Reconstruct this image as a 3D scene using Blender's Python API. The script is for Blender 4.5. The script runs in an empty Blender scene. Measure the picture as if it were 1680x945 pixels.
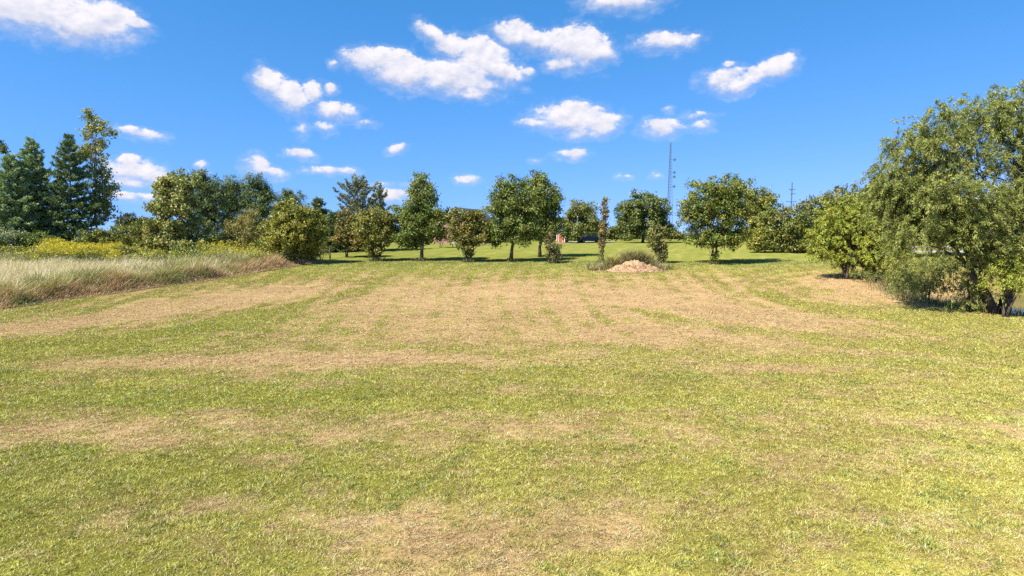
import bpy, bmesh, math, random
import numpy as np
from mathutils import Vector, Matrix
PI = math.pi
random.seed(7)
R = np.random.RandomState(11)
sc = bpy.context.scene
col = sc.collection

# ------------------------------------------------------------------ camera
FPX, CX, CY, H = 1120.0, 840.0, 472.5, 5.0
PITCH = math.atan(84.5 / FPX)
cp, sp = math.cos(PITCH), math.sin(PITCH)
cam = bpy.data.cameras.new('camera')
cam.lens, cam.sensor_width, cam.clip_end, cam.clip_start = 24, 36, 8000, 0.1
co = bpy.data.objects.new('camera', cam)
co.location = (0, 0, H)
co.rotation_euler = (PI / 2 - PITCH, 0, 0)
col.objects.link(co)
sc.camera = co

def ray(px, py):
    a, b = (px - CX) / FPX, (CY - py) / FPX
    return np.array([a, cp + b * sp, -sp + b * cp])

def at(px, py, Y):
    d = ray(px, py)
    return np.array([0, 0, H]) + d * (Y / d[1])

def project(x, y, z):
    fwd = y * cp - (z - H) * sp
    up = y * sp + (z - H) * cp
    fwd = np.maximum(fwd, 0.5)
    return CX + FPX * x / fwd, CY - FPX * up / fwd

# ------------------------------------------------------------------ terrain and noise
_t = np.random.RandomState(3).rand(256, 256)
def vnoise(x, y):
    x = np.asarray(x, float); y = np.asarray(y, float)
    xi, yi = np.floor(x).astype(int), np.floor(y).astype(int)
    fx, fy = x - xi, y - yi
    fx, fy = fx * fx * (3 - 2 * fx), fy * fy * (3 - 2 * fy)
    a, b = _t[xi % 256, yi % 256], _t[(xi + 1) % 256, yi % 256]
    c, d = _t[xi % 256, (yi + 1) % 256], _t[(xi + 1) % 256, (yi + 1) % 256]
    return (a * (1 - fx) + b * fx) * (1 - fy) + (c * (1 - fx) + d * fx) * fy
def fbm(x, y, o=4):
    s, a, t = 0, 1.0, 0
    for k in range(o):
        s = s + a * vnoise(x * 2 ** k + 17.3 * k, y * 2 ** k + 5.1 * k); t += a; a *= .55
    return s / t
def sstep(a, b, x):
    t = np.clip((x - a) / (b - a), 0, 1)
    return t * t * (3 - 2 * t)

_py = np.arange(-200, 4200, 1.0)
_pz = np.interp(_py, [-200, 33, 45, 60, 75, 100, 130, 160, 300, 4200],
                [0, 0, .22, 1.05, 2.1, 3.2, 3.95, 4.3, 4.55, 4.6])
_pz = np.convolve(np.pad(_pz, 4, mode='edge'), np.ones(9) / 9, 'valid')
PONDX, PONDY, PONDR, PONDZ = 45.0, 49.5, 13.5, -0.32
def terrain(x, y):
    x = np.asarray(x, float); y = np.asarray(y, float)
    z = np.interp(y, _py, _pz)
    z = z + (fbm(x * .08, y * .08, 3) - .5) * .22 * sstep(150, 60, y)
    d = np.sqrt((x - PONDX) ** 2 + (y - PONDY) ** 2)
    k = sstep(PONDR + 3.5, PONDR - 3.0, d)
    return z * (1 - k) + (-1.0) * k
def tz(x, y):
    return float(terrain(np.array([x]), np.array([y]))[0])
def ground_at(px, py):
    d = ray(px, py)
    t = np.arange(6, 400, .05)
    x, y, z = d[0] * t, d[1] * t, H + d[2] * t
    i = int(np.argmax(z <= terrain(x, y)))
    return np.array([x[i], y[i], terrain(x[i:i + 1], y[i:i + 1])[0]])

# ------------------------------------------------------------------ turf colour: how dry the mown grass is, and its hue
DC = [0, 210, 420, 630, 840, 1050, 1260, 1470, 1680]
DR = [395, 430, 445, 460, 475, 490, 505, 520, 540, 560, 578, 592, 605, 625, 650, 662, 675, 700, 725, 755, 800, 840, 880, 945]
DV = np.array([
 [.30,.30,.30,.30,.30,.30,.30,.30,.3],
 [.25,.25,.25,.28,.28,.28,.28,.30,.3],
 [.25,.25,.30,.38,.36,.40,.42,.45,.3],
 [.30,.30,.42,.66,.66,.66,.52,.92,.3],
 [.34,.50,.72,.82,.86,.80,.56,.95,.35],
 [.36,.60,.82,.93,.85,.95,.64,.75,.38],
 [.42,.70,.74,.90,.80,.95,.74,.46,.42],
 [.55,.85,.50,.82,.72,.84,.90,.40,.4],
 [.85,.68,.35,.76,.72,.86,.90,.42,.35],
 [.52,.40,.56,.72,.70,.80,.86,.60,.40],
 [.36,.40,.48,.54,.58,.54,.64,.58,.40],
 [.30,.68,.80,.74,.50,.40,.55,.52,.35],
 [.30,.58,.64,.52,.40,.35,.58,.45,.3],
 [.22,.22,.25,.25,.25,.25,.30,.25,.3],
 [.12,.15,.20,.18,.15,.20,.25,.25,.3],
 [.20,.20,.12,.06,.00,.10,.25,.30,.3],
 [.54,.58,.62,.50,.64,.60,.48,.45,.5],
 [.56,.54,.62,.54,.66,.58,.42,.40,.5],
 [.58,.58,.72,.60,.60,.50,.36,.34,.4],
 [.36,.46,.50,.34,.42,.42,.34,.34,.35],
 [.08,.10,.10,.15,.28,.32,.30,.25,.3],
 [.10,.12,.20,.50,.74,.50,.42,.28,.3],
 [.20,.30,.36,.64,.82,.60,.38,.28,.35],
 [.25,.46,.56,.62,.68,.48,.36,.28,.4]])
def bilerp(u, v):
    u = np.clip(u, 0, 1680); v = np.clip(v, 395, 945)
    j = np.clip(np.searchsorted(DC, u, 'right') - 1, 0, 7); i = np.clip(np.searchsorted(DR, v, 'right') - 1, 0, len(DR) - 2)
    c, r = np.array(DC, float), np.array(DR, float)
    a, b = (u - c[j]) / (c[j + 1] - c[j]), (v - r[i]) / (r[i + 1] - r[i])
    return (DV[i, j] * (1 - a) + DV[i, j + 1] * a) * (1 - b) + (DV[i + 1, j] * (1 - a) + DV[i + 1, j + 1] * a) * b
STROKES = [   # worn, dry and lusher bands left by mowing: (columns, rows, half widths, change in dryness)
 ([0, 100, 250, 400, 520], [548, 535, 512, 488, 470], [8, 12, 14, 12, 9], .42),
 ([0, 100, 200, 300, 400, 500, 600], [575, 568, 556, 541, 520, 498, 470], [14, 16, 16, 16, 15, 13, 8], -.42),
 ([100, 200, 300, 420], [566, 553, 537, 512], [2.5, 2.5, 2.5, 2.2], -.4), ([100, 200, 300, 420], [560, 547, 531, 507], [2, 2, 2, 2], .25),
 ([0, 100, 200], [525, 515, 508], [8, 8, 6], -.3),
 ([60, 200, 400, 600, 790], [605, 600, 592, 590, 590], [9, 10, 11, 10, 9], .36),
 ([1000, 1100, 1200, 1300, 1400, 1500, 1680], [502, 520, 537, 552, 562, 572, 580], [3, 5, 7, 9, 9, 9, 10], -.5),
 ([1000, 1100, 1200, 1300, 1400], [485, 497, 512, 527, 535], [13, 13, 13, 11, 9], .32),
 ([1230, 1260, 1300, 1400, 1500, 1680], [478, 488, 498, 512, 520, 530], [8, 9, 9, 9, 9, 10], -.5),
 ([1020, 1150, 1300, 1500], [578, 583, 587, 592], [6, 6, 6, 6], -.4),
 ([1140, 1200, 1300, 1400], [600, 601, 603, 604], [6, 7, 7, 6], .4),
 ([1340, 1400, 1480, 1560], [458, 470, 482, 495], [8, 13, 12, 6], .6),
 ([340, 500, 700, 1000], [655, 657, 657, 660], [7, 7, 7, 7], -.28)]
def nw_soft(v): return sstep(640, 690, v)
def strokes(u, v):
    d = np.zeros_like(u)
    for us, vs, hw, am in STROKES:
        f = sstep(us[0] - 45, us[0] + 25, u) * sstep(us[-1] + 45, us[-1] - 25, u)
        d += am * .8 * f * np.exp(-((v - np.interp(u, us, vs)) / np.interp(u, us, hw)) ** 2)
    q = v - np.interp(u, STROKES[1][0], STROKES[1][1])            # passes curving along the meadow
    d += .13 * np.sin(q * .62) * np.exp(-(q / 34) ** 2) * sstep(640, 520, u)
    rho = np.sqrt(((u - 1430) / 200) ** 2 + ((v - 478) / 32) ** 2)  # turns at the right
    d += .15 * np.sin(rho * 30) * sstep(1150, 1210, u) * sstep(1420, 1340, u) * sstep(436, 446, v) * sstep(522, 506, v)
    return d
def turf(x, y, z, fine=True):
    w = sstep(10, 40, y)
    xx = x + (fbm(x * .11 + 3, y * .11, 3) - .5) * 2.6
    yy = y + (fbm(x * .13 + 40, y * .13 + 9, 3) - .5) * (1.3 + .7 * w)
    u, v = project(xx, np.maximum(yy, 6), z)
    d = bilerp(u, v) + strokes(u, v)
    d = d - nw_soft(v) * (d - .42) * .42
    nw = sstep(32, 22, y)
    d = d + (fbm(x * .55, y * .55, 4) - .5) * (.62 - .12 * nw) + (fbm(x * .24 + 11 + y * .2, y * .6, 4) - .5) * .45 * nw + (fbm(x * 1.0 + 33, y * 1.2, 4) - .5) * .7 * nw
    d = d + (.09 * np.sin(y * 1.15 + 1.2 * fbm(x * .06, y * .1, 2)) * nw)
    # mower passes
    ph = x * 1.05 + 6 * np.sin(y * .03) - .004 * (y - 30) * x
    d = d + (.07 * np.sin(ph * 1.9 + 3 * vnoise(x * .1, y * .1)) + .11 * np.sin(ph * 4.3 + 1)) * (.5 + vnoise(x * .2, y * .07)) * sstep(22, 38, y)
    ph2 = (x + .39 * (y - 45))
    d = d + .09 * np.sin(y * 2.6 + 2 * fbm(x * .05, y * .05, 2)) * sstep(62, 72, y) * sstep(120, 90, y)
    d = d + (fbm(x * 1.4 + 70, y * 1.4, 4) - .5) * .55
    if fine:
        d = d + (fbm(x * 3.2, y * 3.2, 3) - .5) * .75
    d = np.clip(d, 0, 1)
    h = np.clip(.26 + .62 * sstep(350, 1250, u) + (fbm(x * .35 + 9, y * .35, 3) - .5) * .9, 0, 1)   # olive to yellow-green
    g = np.array([.298, .302, .044]); o = np.array([.402, .350, .072]); dr = np.array([.505, .330, .158])
    c = g * (1 - h[:, None]) + o * h[:, None]
    k = sstep(.12, 1.0, d)
    if fine:
        k = sstep(.25, .75, k + (R.rand(len(k)) - .5) * .9)
    k = k[:, None]
    fl = (sstep(62, 76, y) * .9)[:, None]
    fc = np.array([.185, .200, .042]) * (1 + .35 * (d[:, None] - .35)); c = c * (1 - fl) + fc * fl; k = k * (1 - .8 * fl)
    c = c * (1 - k) + dr * k
    m = .78 + .44 * fbm(x * .9 + 31, y * .9, 3)
    pale = sstep(1350, 1680, u) * sstep(560, 720, v)  # right foreground brightened: the sun's backscatter glow painted into the turf colour
    c = c * (m * (1 + .28 * pale))[:, None]
    return c, d

# ------------------------------------------------------------------ object helpers
def mesh_np(name, V, faces_list, mat, parent=None, C=None, smooth=False):
    """faces_list: list of int arrays (n,3) or (n,4)."""
    me = bpy.data.meshes.new(name)
    V = np.asarray(V, np.float32)
    me.vertices.add(len(V)); me.vertices.foreach_set('co', V.ravel())
    loops = np.concatenate([f.ravel() for f in faces_list]).astype(np.int32)
    tot = np.concatenate([np.full(len(f), f.shape[1]) for f in faces_list]).astype(np.int32)
    st = np.concatenate([[0], np.cumsum(tot)[:-1]]).astype(np.int32)
    me.loops.add(len(loops)); me.loops.foreach_set('vertex_index', loops)
    me.polygons.add(len(tot)); me.polygons.foreach_set('loop_start', st); me.polygons.foreach_set('loop_total', tot)
    me.polygons.foreach_set('use_smooth', np.full(len(tot), smooth))
    me.update(calc_edges=True)
    if C is not None:
        C = np.asarray(C, np.float32)
        a = me.color_attributes.new('Col', 'FLOAT_COLOR', 'POINT')
        a.data.foreach_set('color', np.concatenate([C, np.ones((len(C), 1), np.float32)], 1).ravel())
    me.materials.append(mat)
    o = bpy.data.objects.new(name, me); col.objects.link(o)
    if parent: o.parent = parent
    return o
def tag(o, label=None, cat=None, group=None, kind=None):
    if label: o['label'] = label
    if cat: o['category'] = cat
    if group: o['group'] = group
    if kind: o['kind'] = kind
    return o
def empty(name, loc, rz=0):
    o = bpy.data.objects.new(name, None); col.objects.link(o)
    o.empty_display_size = .3
    o.location = loc; o.rotation_euler = (0, 0, rz)
    return o
class MB:
    def __init__(s): s.bm = bmesh.new()
    def box(s, a, b, bevel=0):
        a, b = Vector(a), Vector(b)
        r = bmesh.ops.create_cube(s.bm, size=1, matrix=Matrix.Translation((a + b) / 2) @ Matrix.Diagonal((*(b - a), 1)))
        if bevel:
            es = list({e for v in r['verts'] for e in v.link_edges})
            bmesh.ops.bevel(s.bm, geom=es, offset=bevel, segments=2, affect='EDGES')
        return s
    def tube(s, pts, rad, n=7, cap=True):
        pts = [Vector(p) for p in pts]; rings = []
        if not hasattr(rad, '__len__'): rad = [rad] * len(pts)
        for i, p in enumerate(pts):
            d = (pts[min(i + 1, len(pts) - 1)] - pts[max(i - 1, 0)]).normalized()
            u = d.cross(Vector((0, 0, 1)) if abs(d.z) < .95 else Vector((0, 1, 0))).normalized(); w = d.cross(u)
            rings.append([s.bm.verts.new(p + (u * math.cos(2 * PI * k / n) + w * math.sin(2 * PI * k / n)) * rad[i]) for k in range(n)])
        for a, b in zip(rings, rings[1:]):
            for k in range(n): s.bm.faces.new((a[k], a[(k + 1) % n], b[(k + 1) % n], b[k]))
        if cap:
            s.bm.faces.new(rings[0]); s.bm.faces.new(rings[-1][::-1])
        return s
    def prism(s, prof, x0, x1, axis='y'):
        """closed profile [(a, z)] pushed from x0 to x1 along the axis"""
        f = (lambda a, z, t: (a, t, z)) if axis == 'y' else (lambda a, z, t: (t, a, z))
        A = [s.bm.verts.new(f(a, z, x0)) for a, z in prof]; B = [s.bm.verts.new(f(a, z, x1)) for a, z in prof]
        n = len(prof)
        for k in range(n): s.bm.faces.new((A[k], A[(k + 1) % n], B[(k + 1) % n], B[k]))
        s.bm.faces.new(A[::-1]); s.bm.faces.new(B)
        return s
    def poly(s, pts, faces):
        v = [s.bm.verts.new(p) for p in pts]
        for f in faces: s.bm.faces.new([v[i] for i in f])
        return s
    def build(s, name, mat, parent=None, smooth=False):
        bmesh.ops.recalc_face_normals(s.bm, faces=s.bm.faces)
        me = bpy.data.meshes.new(name); s.bm.to_mesh(me); s.bm.free()
        if smooth:
            for p in me.polygons: p.use_smooth = True
        me.materials.append(mat)
        o = bpy.data.objects.new(name, me); col.objects.link(o)
        if parent: o.parent = parent
        return o

# ------------------------------------------------------------------ materials
def new_mat(name):
    m = bpy.data.materials.new(name); m.use_nodes = True
    nt = m.node_tree; nt.nodes.clear()
    out = nt.nodes.new('ShaderNodeOutputMaterial')
    return m, nt, out
def plain(name, c, rough=.7, metal=0, noise=0, scale=3, spec=.3):
    m, nt, out = new_mat(name); L = nt.links
    b = nt.nodes.new('ShaderNodeBsdfPrincipled')
    b.inputs['Roughness'].default_value = rough; b.inputs['Metallic'].default_value = metal
    b.inputs['Specular IOR Level'].default_value = spec
    if noise:
        tc = nt.nodes.new('ShaderNodeTexCoord'); n = nt.nodes.new('ShaderNodeTexNoise')
        n.inputs['Scale'].default_value = scale; n.inputs['Detail'].default_value = 6
        L.new(tc.outputs['Object'], n.inputs['Vector'])
        r = nt.nodes.new('ShaderNodeValToRGB')
        r.color_ramp.elements[0].position, r.color_ramp.elements[1].position = .3, .7
        r.color_ramp.elements[0].color = (*[v * (1 - noise) for v in c], 1)
        r.color_ramp.elements[1].color = (*[v * (1 + noise) for v in c], 1)
        L.new(n.outputs['Fac'], r.inputs['Fac']); L.new(r.outputs['Color'], b.inputs['Base Color'])
    else: b.inputs['Base Color'].default_value = (*c, 1)
    L.new(b.outputs[0], out.inputs[0])
    return m
def foliage(name, trans=.25, gloss=.05, rough=.45):
    m, nt, out = new_mat(name); L = nt.links
    a = nt.nodes.new('ShaderNodeAttribute'); a.attribute_name = 'Col'
    d = nt.nodes.new('ShaderNodeBsdfDiffuse'); t = nt.nodes.new('ShaderNodeBsdfTranslucent')
    hs = nt.nodes.new('ShaderNodeMix'); hs.data_type = 'RGBA'; hs.blend_type = 'MULTIPLY'; hs.inputs[0].default_value = 1
    hs.inputs[7].default_value = (1.25, 1.2, .6, 1)
    L.new(a.outputs['Color'], hs.inputs[6]); L.new(hs.outputs[2], t.inputs['Color'])
    L.new(a.outputs['Color'], d.inputs['Color'])
    x = nt.nodes.new('ShaderNodeMixShader'); x.inputs[0].default_value = trans
    L.new(d.outputs[0], x.inputs[1]); L.new(t.outputs[0], x.inputs[2])
    if gloss:
        g = nt.nodes.new('ShaderNodeBsdfGlossy'); g.inputs['Roughness'].default_value = rough
        g.inputs['Color'].default_value = (.9, .9, .9, 1)
        y = nt.nodes.new('ShaderNodeMixShader'); y.inputs[0].default_value = gloss
        L.new(x.outputs[0], y.inputs[1]); L.new(g.outputs[0], y.inputs[2]); x = y
    L.new(x.outputs[0], out.inputs[0])
    return m
def ground_mat():
    m, nt, out = new_mat('turf_ground'); L = nt.links; N = nt.nodes
    a = N.new('ShaderNodeAttribute'); a.attribute_name = 'Col'
    tc = N.new('ShaderNodeTexCoord')
    n1 = N.new('ShaderNodeTexNoise'); n1.inputs['Scale'].default_value = 14; n1.inputs['Detail'].default_value = 7; n1.inputs['Roughness'].default_value = .7
    L.new(tc.outputs['Object'], n1.inputs['Vector'])
    mr = N.new('ShaderNodeMapRange'); mr.inputs[1].default_value = .3; mr.inputs[2].default_value = .7; mr.inputs[3].default_value = .35; mr.inputs[4].default_value = 1.45
    L.new(n1.outputs['Fac'], mr.inputs[0])
    mx = N.new('ShaderNodeMix'); mx.data_type = 'RGBA'; mx.blend_type = 'MULTIPLY'; mx.inputs[0].default_value = 1
    L.new(a.outputs['Color'], mx.inputs[6]); L.new(mr.outputs[0], mx.inputs[7])
    n2 = N.new('ShaderNodeTexNoise'); n2.inputs['Scale'].default_value = 22; n2.inputs['Detail'].default_value = 6; n2.inputs['Roughness'].default_value = .7
    L.new(tc.outputs['Object'], n2.inputs['Vector'])
    bp = N.new('ShaderNodeBump'); bp.inputs['Strength'].default_value = .7; bp.inputs['Distance'].default_value = .05
    L.new(n2.outputs['Fac'], bp.inputs['Height'])
    b = N.new('ShaderNodeBsdfDiffuse'); b.inputs['Roughness'].default_value = .6
    L.new(mx.outputs[2], b.inputs['Color']); L.new(bp.outputs[0], b.inputs['Normal'])
    L.new(b.outputs[0], out.inputs[0])
    return m
M = {
 'leaf': foliage('leaves', .25, .03), 'needle': foliage('needles', .15, .03), 'grass': foliage('grass_blades', .25, .03),
 'ground': ground_mat(),
 'bark': plain('bark', (.10, .078, .058), .9, noise=.45, scale=6, spec=.1),
 'palebark': plain('pale_bark', (.22, .19, .15), .9, noise=.4, scale=5, spec=.1),
 'brick': plain('brick', (.34, .19, .15), .85, noise=.25, scale=9), 'roof': plain('roof_shingle', (.085, .095, .088), .8, noise=.3, scale=4),
 'white': plain('white_paint', (.72, .72, .70), .5), 'red': plain('red_paint', (.40, .085, .07), .6, noise=.2, scale=5),
 'glass': plain('dark_glass', (.02, .025, .03), .08, spec=.6), 'carpaint': plain('dark_car_paint', (.012, .014, .035), .25, spec=.6),
 'tyre': plain('tyre_rubber', (.02, .02, .02), .85), 'steel': plain('galvanised_steel', (.28, .31, .34), .5, .5), 'lamp': plain('lamp_lens', (.8, .8, .78), .15, spec=.6),
 'towerpaint': plain('tower_steel', (.10, .15, .21), .6, .1), 'wood': plain('weathered_wood', (.13, .11, .09), .9, noise=.3),
 'railwood': plain('pale_weathered_wood', (.55, .50, .44), .85, noise=.25, scale=4),
 'soil': plain('dry_soil', (.39, .25, .14), .95, noise=.35, scale=7, spec=.05), 'orange': plain('orange_paint', (.6, .12, .03), .5),
}

# ------------------------------------------------------------------ ground sheet
def geo(a, b, n): return np.geomspace(a, b, n)
ys = np.concatenate([np.arange(-25, 8, 1.5), np.arange(8, 82, .25), np.arange(82, 172, 1.2), geo(173, 4000, 28)])
xp = np.concatenate([np.arange(.175, 46, .35), np.arange(47, 150, 3), geo(155, 4000, 22)])
xs = np.concatenate([-xp[::-1], xp])
GX, GY = np.meshgrid(xs, ys); GX, GY = GX.ravel(), GY.ravel()
GZ = terrain(GX, GY)
gc, gd = turf(GX, GY, GZ, False)
nx, ny = len(xs), len(ys)
ii = (np.arange(ny - 1)[:, None] * nx + np.arange(nx - 1)[None]).ravel()
near = (sstep(8, 11, GY) * sstep(76, 60, GY))[:, None]  # darker thatch under the blades, with the shade below the grass painted in
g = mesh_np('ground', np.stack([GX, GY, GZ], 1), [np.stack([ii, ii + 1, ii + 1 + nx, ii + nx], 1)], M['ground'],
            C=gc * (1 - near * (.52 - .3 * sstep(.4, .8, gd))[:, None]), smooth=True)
tag(g, kind='structure')

# pond
k = np.arange(64) / 64 * 2 * PI
m, nt, out = new_mat('pond_water')
b = nt.nodes.new('ShaderNodeBsdfPrincipled'); b.inputs['Base Color'].default_value = (.03, .05, .045, 1); b.inputs['Roughness'].default_value = .06
n = nt.nodes.new('ShaderNodeTexNoise'); n.inputs['Scale'].default_value = 5; n.inputs['Detail'].default_value = 3
bp = nt.nodes.new('ShaderNodeBump'); bp.inputs['Strength'].default_value = .12; bp.inputs['Distance'].default_value = .03
nt.links.new(n.outputs['Fac'], bp.inputs['Height']); nt.links.new(bp.outputs[0], b.inputs['Normal']); nt.links.new(b.outputs[0], out.inputs[0])
V = np.stack([PONDX + (PONDR + 3) * np.cos(k), PONDY + (PONDR + 3) * np.sin(k), np.full(64, PONDZ)], 1)
V = np.concatenate([V, [[PONDX, PONDY, PONDZ]]])
j = np.arange(64)
tag(mesh_np('pond', V, [np.stack([j, (j + 1) % 64, np.full(64, 64)], 1)], m), kind='structure')

# ------------------------------------------------------------------ blades and leaves
def unit(v): return v / np.maximum(np.linalg.norm(v, axis=1, keepdims=True), 1e-6)
def blades(name, P, h, w, lean, C0, C1, mat, seg=2, parent=None):
    n = len(P)
    az = R.rand(n) * 2 * PI
    side = np.stack([np.cos(az), np.sin(az), np.zeros(n)], 1) * (w / 2)[:, None]
    up = np.zeros((n, 3)); up[:, 2] = h
    if seg == 1:
        V = np.stack([P - side, P + side, P + up + lean], 1).reshape(-1, 3)
        i = np.arange(n) * 3
        F = [np.stack([i, i + 1, i + 2], 1)]
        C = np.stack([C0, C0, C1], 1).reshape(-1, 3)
    else:
        mid = P + up * .55 + lean * .3
        V = np.stack([P - side * .8, P + side * .8, mid + side, mid - side, P + up + lean], 1).reshape(-1, 3)
        i = np.arange(n) * 5
        F = [np.stack([i, i + 1, i + 2, i + 3], 1), np.stack([i + 3, i + 2, i + 4], 1)]
        Cm = (C0 + C1) / 2
        C = np.stack([C0, C0, Cm, Cm, C1], 1).reshape(-1, 3)
    return mesh_np(name, V, F, mat, parent, C)
def leaf_geo(P, N, T, L, W, C):
    T = unit(T); S = unit(np.cross(T, N)); N = unit(np.cross(S, T))
    n = len(P); L = (L / 2)[:, None]; W = (W / 2)[:, None]
    V = np.stack([P - T * L, P + S * W + N * W * .35, P + T * L, P - S * W + N * W * .35], 1).reshape(-1, 3)
    i = np.arange(n) * 4
    return V, np.stack([i, i + 1, i + 2, i + 3], 1), np.repeat(C, 4, 0)
def rnd(n, a, b): return a + (b - a) * R.rand(n)
def randdir(n): return unit(R.normal(size=(n, 3)))
def jitter(c, n, v=.22, hue=.1):
    c = np.asarray(c, float)
    k = np.clip(R.normal(1, v, n), .45, 1.8)[:, None]
    return np.clip(c * k * (1 + R.normal(0, hue, (n, 3))), .002, .9)

# mown lawn: single blades, thinning out with distance
def lawn():
    Ps = []
    for y0 in np.arange(9.0, 78, .5):
        dens = 3900 * (12 / max(y0, 12)) ** 1.8
        hw = .76 * y0 + 3
        n = int(dens * .5 * 2 * hw)
        Ps.append(np.stack([rnd(n, -hw, hw), rnd(n, y0, y0 + .5)], 1))
    P = np.concatenate(Ps)
    # keep off the tall grass, the pond
    edge = edge_x(P[:, 1])
    d = np.hypot(P[:, 0] - PONDX, P[:, 1] - PONDY)
    P = P[(P[:, 0] > edge - .3) & (d > PONDR + .3)]
    x, y = P[:, 0], P[:, 1]; z = terrain(x, y); n = len(x)
    c, d = turf(x, y, z)
    clump = fbm(x * 3.1, y * 3.1, 3)
    micro = vnoise(x * 8, y * 8)
    keep = R.rand(n) < np.clip(.22 + 1.1 * clump * (.35 + 1.3 * micro), .15, 1)
    x, y, z, c, d, clump, micro = x[keep], y[keep], z[keep], c[keep], d[keep], clump[keep], micro[keep]; n = len(x)
    far = np.clip(y / 12, 1, 6)
    dry = sstep(.45, .8, d)
    h = rnd(n, .025, .070) * (.4 + .9 * clump) * (.55 + .9 * micro) * (1 - .4 * dry) * far ** .25
    w = rnd(n, .008, .017) * far ** .75
    ln = R.normal(0, 1, (n, 3)) * (h * (.9 + .8 * dry))[:, None]; ln[:, 2] = -np.abs(ln[:, 2]) * .2
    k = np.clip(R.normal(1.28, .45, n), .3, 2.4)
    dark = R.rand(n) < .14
    k[dark] *= .4  # random darker blades paint in shadow gaps between the grass
    straw = (R.rand(n) < .10)
    wd = fbm(x * 1.5 + 50, y * 1.5, 3) + .25 * (micro - .5)      # clover and plantain among the grass
    weed = (wd > .68) & (d < .5) & (R.rand(n) < .5)
    speck = (R.rand(n) < .012 * sstep(.45, .8, d)) & (y > 22)
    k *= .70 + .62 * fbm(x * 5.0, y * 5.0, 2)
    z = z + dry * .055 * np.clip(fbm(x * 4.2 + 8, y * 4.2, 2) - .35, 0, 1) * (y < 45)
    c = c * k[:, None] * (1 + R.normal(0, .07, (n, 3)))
    c[weed] = np.array([.215, .25, .045]) * k[weed][:, None]; h[weed] *= 1.15; w[weed] *= 1.2
    c[speck] = np.array([.07, .055, .03]); h[speck] *= 1.5; w[speck] *= 2.2
    straw &= ~speck
    c[straw] = np.array([.55, .44, .23]) * k[straw][:, None]
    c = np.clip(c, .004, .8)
    o = blades('lawn_grass', np.stack([x, y, z - .004], 1), h, w, ln, c * .62, np.clip(c * 1.3, 0, .85), M['grass'], 1)  # dark feet and light tips paint shading depth into each blade
    tag(o, 'short mown lawn grass, patchy green and straw coloured, across the foreground', 'grass', kind='stuff')
def edge_x(y):   # edge between the mown lawn and the tall grass on the left
    return np.interp(y, [0, 30, 45, 60, 73, 80, 100], [-52, -40.5, -33.6, -27.5, -22.6, -21, -26]) + (vnoise(y * .55, y * 0 + 3) - .5) * 1.3

lawn()

# tall meadow on the left
def field_pts(n, lo, hi, y0, y1):
    """points at distance lo..hi metres left of the lawn edge"""
    y = rnd(n, y0, y1); x = edge_x(y) - rnd(n, lo, hi)
    return x, y, terrain(x, y)
def meadow():
    n = 90000
    x, y, z = field_pts(n, .8, 42, 34, 76)
    d = edge_x(y) - x
    keep = (x > -.83 * y - 5)
    x, y, z, d = x[keep], y[keep], z[keep], d[keep]; n = len(x)
    pale = sstep(.2, .65, fbm(x * .16, y * .16, 3) * .9 - .05 + .5 * sstep(2, 8, d) - .2 * sstep(62, 74, y))
    h = rnd(n, .6, 1.45) * (.55 + .8 * fbm(x * .35, y * .35, 3)) * sstep(-1, 3.5, d)
    ln = np.stack([rnd(n, .05, .55), rnd(n, -.25, .25), np.zeros(n)], 1) * h[:, None]
    c1 = jitter((.82, .68, .47), n, .25, .05) * pale[:, None] + jitter((.27, .26, .10), n, .2, .06) * (1 - pale[:, None])
    c0 = jitter((.36, .31, .16), n, .3)
    o = blades('meadow_grass', np.stack([x, y, z - .02], 1), h, rnd(n, .014, .034), ln, c0, c1, M['grass'])
    tag(o, 'tall pale seeding meadow grass left of the mown lawn', 'grass', kind='stuff')
    n = 85000
    y = rnd(n, 30, 77); dd_ = -.35 + 7.5 * R.rand(n) ** 1.5; x = edge_x(y) - dd_; z = terrain(x, y)
    d = edge_x(y) - x
    cl = fbm(x * .5 + 7, y * .5, 3)
    h = (.15 + 1.2 * sstep(-.4, 2.4, d)) * rnd(n, .4, 1.15) * (.15 + 1.8 * cl)
    ln = np.stack([rnd(n, -.5, .9), rnd(n, -.7, .5), -rnd(n, 0, .2)], 1) * h[:, None]
    gr = (sstep(.38, .62, fbm(x * .28 + 20, y * .28, 3) + .12 * (d - 1.5)) * (R.rand(n) < .8))[:, None]
    c = jitter((.46, .32, .18), n, .3) * (1 - gr) + jitter((.31, .31, .12), n, .28) * gr
    o = blades('undergrowth', np.stack([x, y, z - .02], 1), h, rnd(n, .02, .05), ln, c * .45, np.clip(c * 1.3, 0, .85), M['grass'])  # darker brown stem bases, with the shadow at the foot painted in
    tag(o, 'matted brown and green undergrowth along the edge of the mown lawn', 'undergrowth', kind='stuff')
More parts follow.
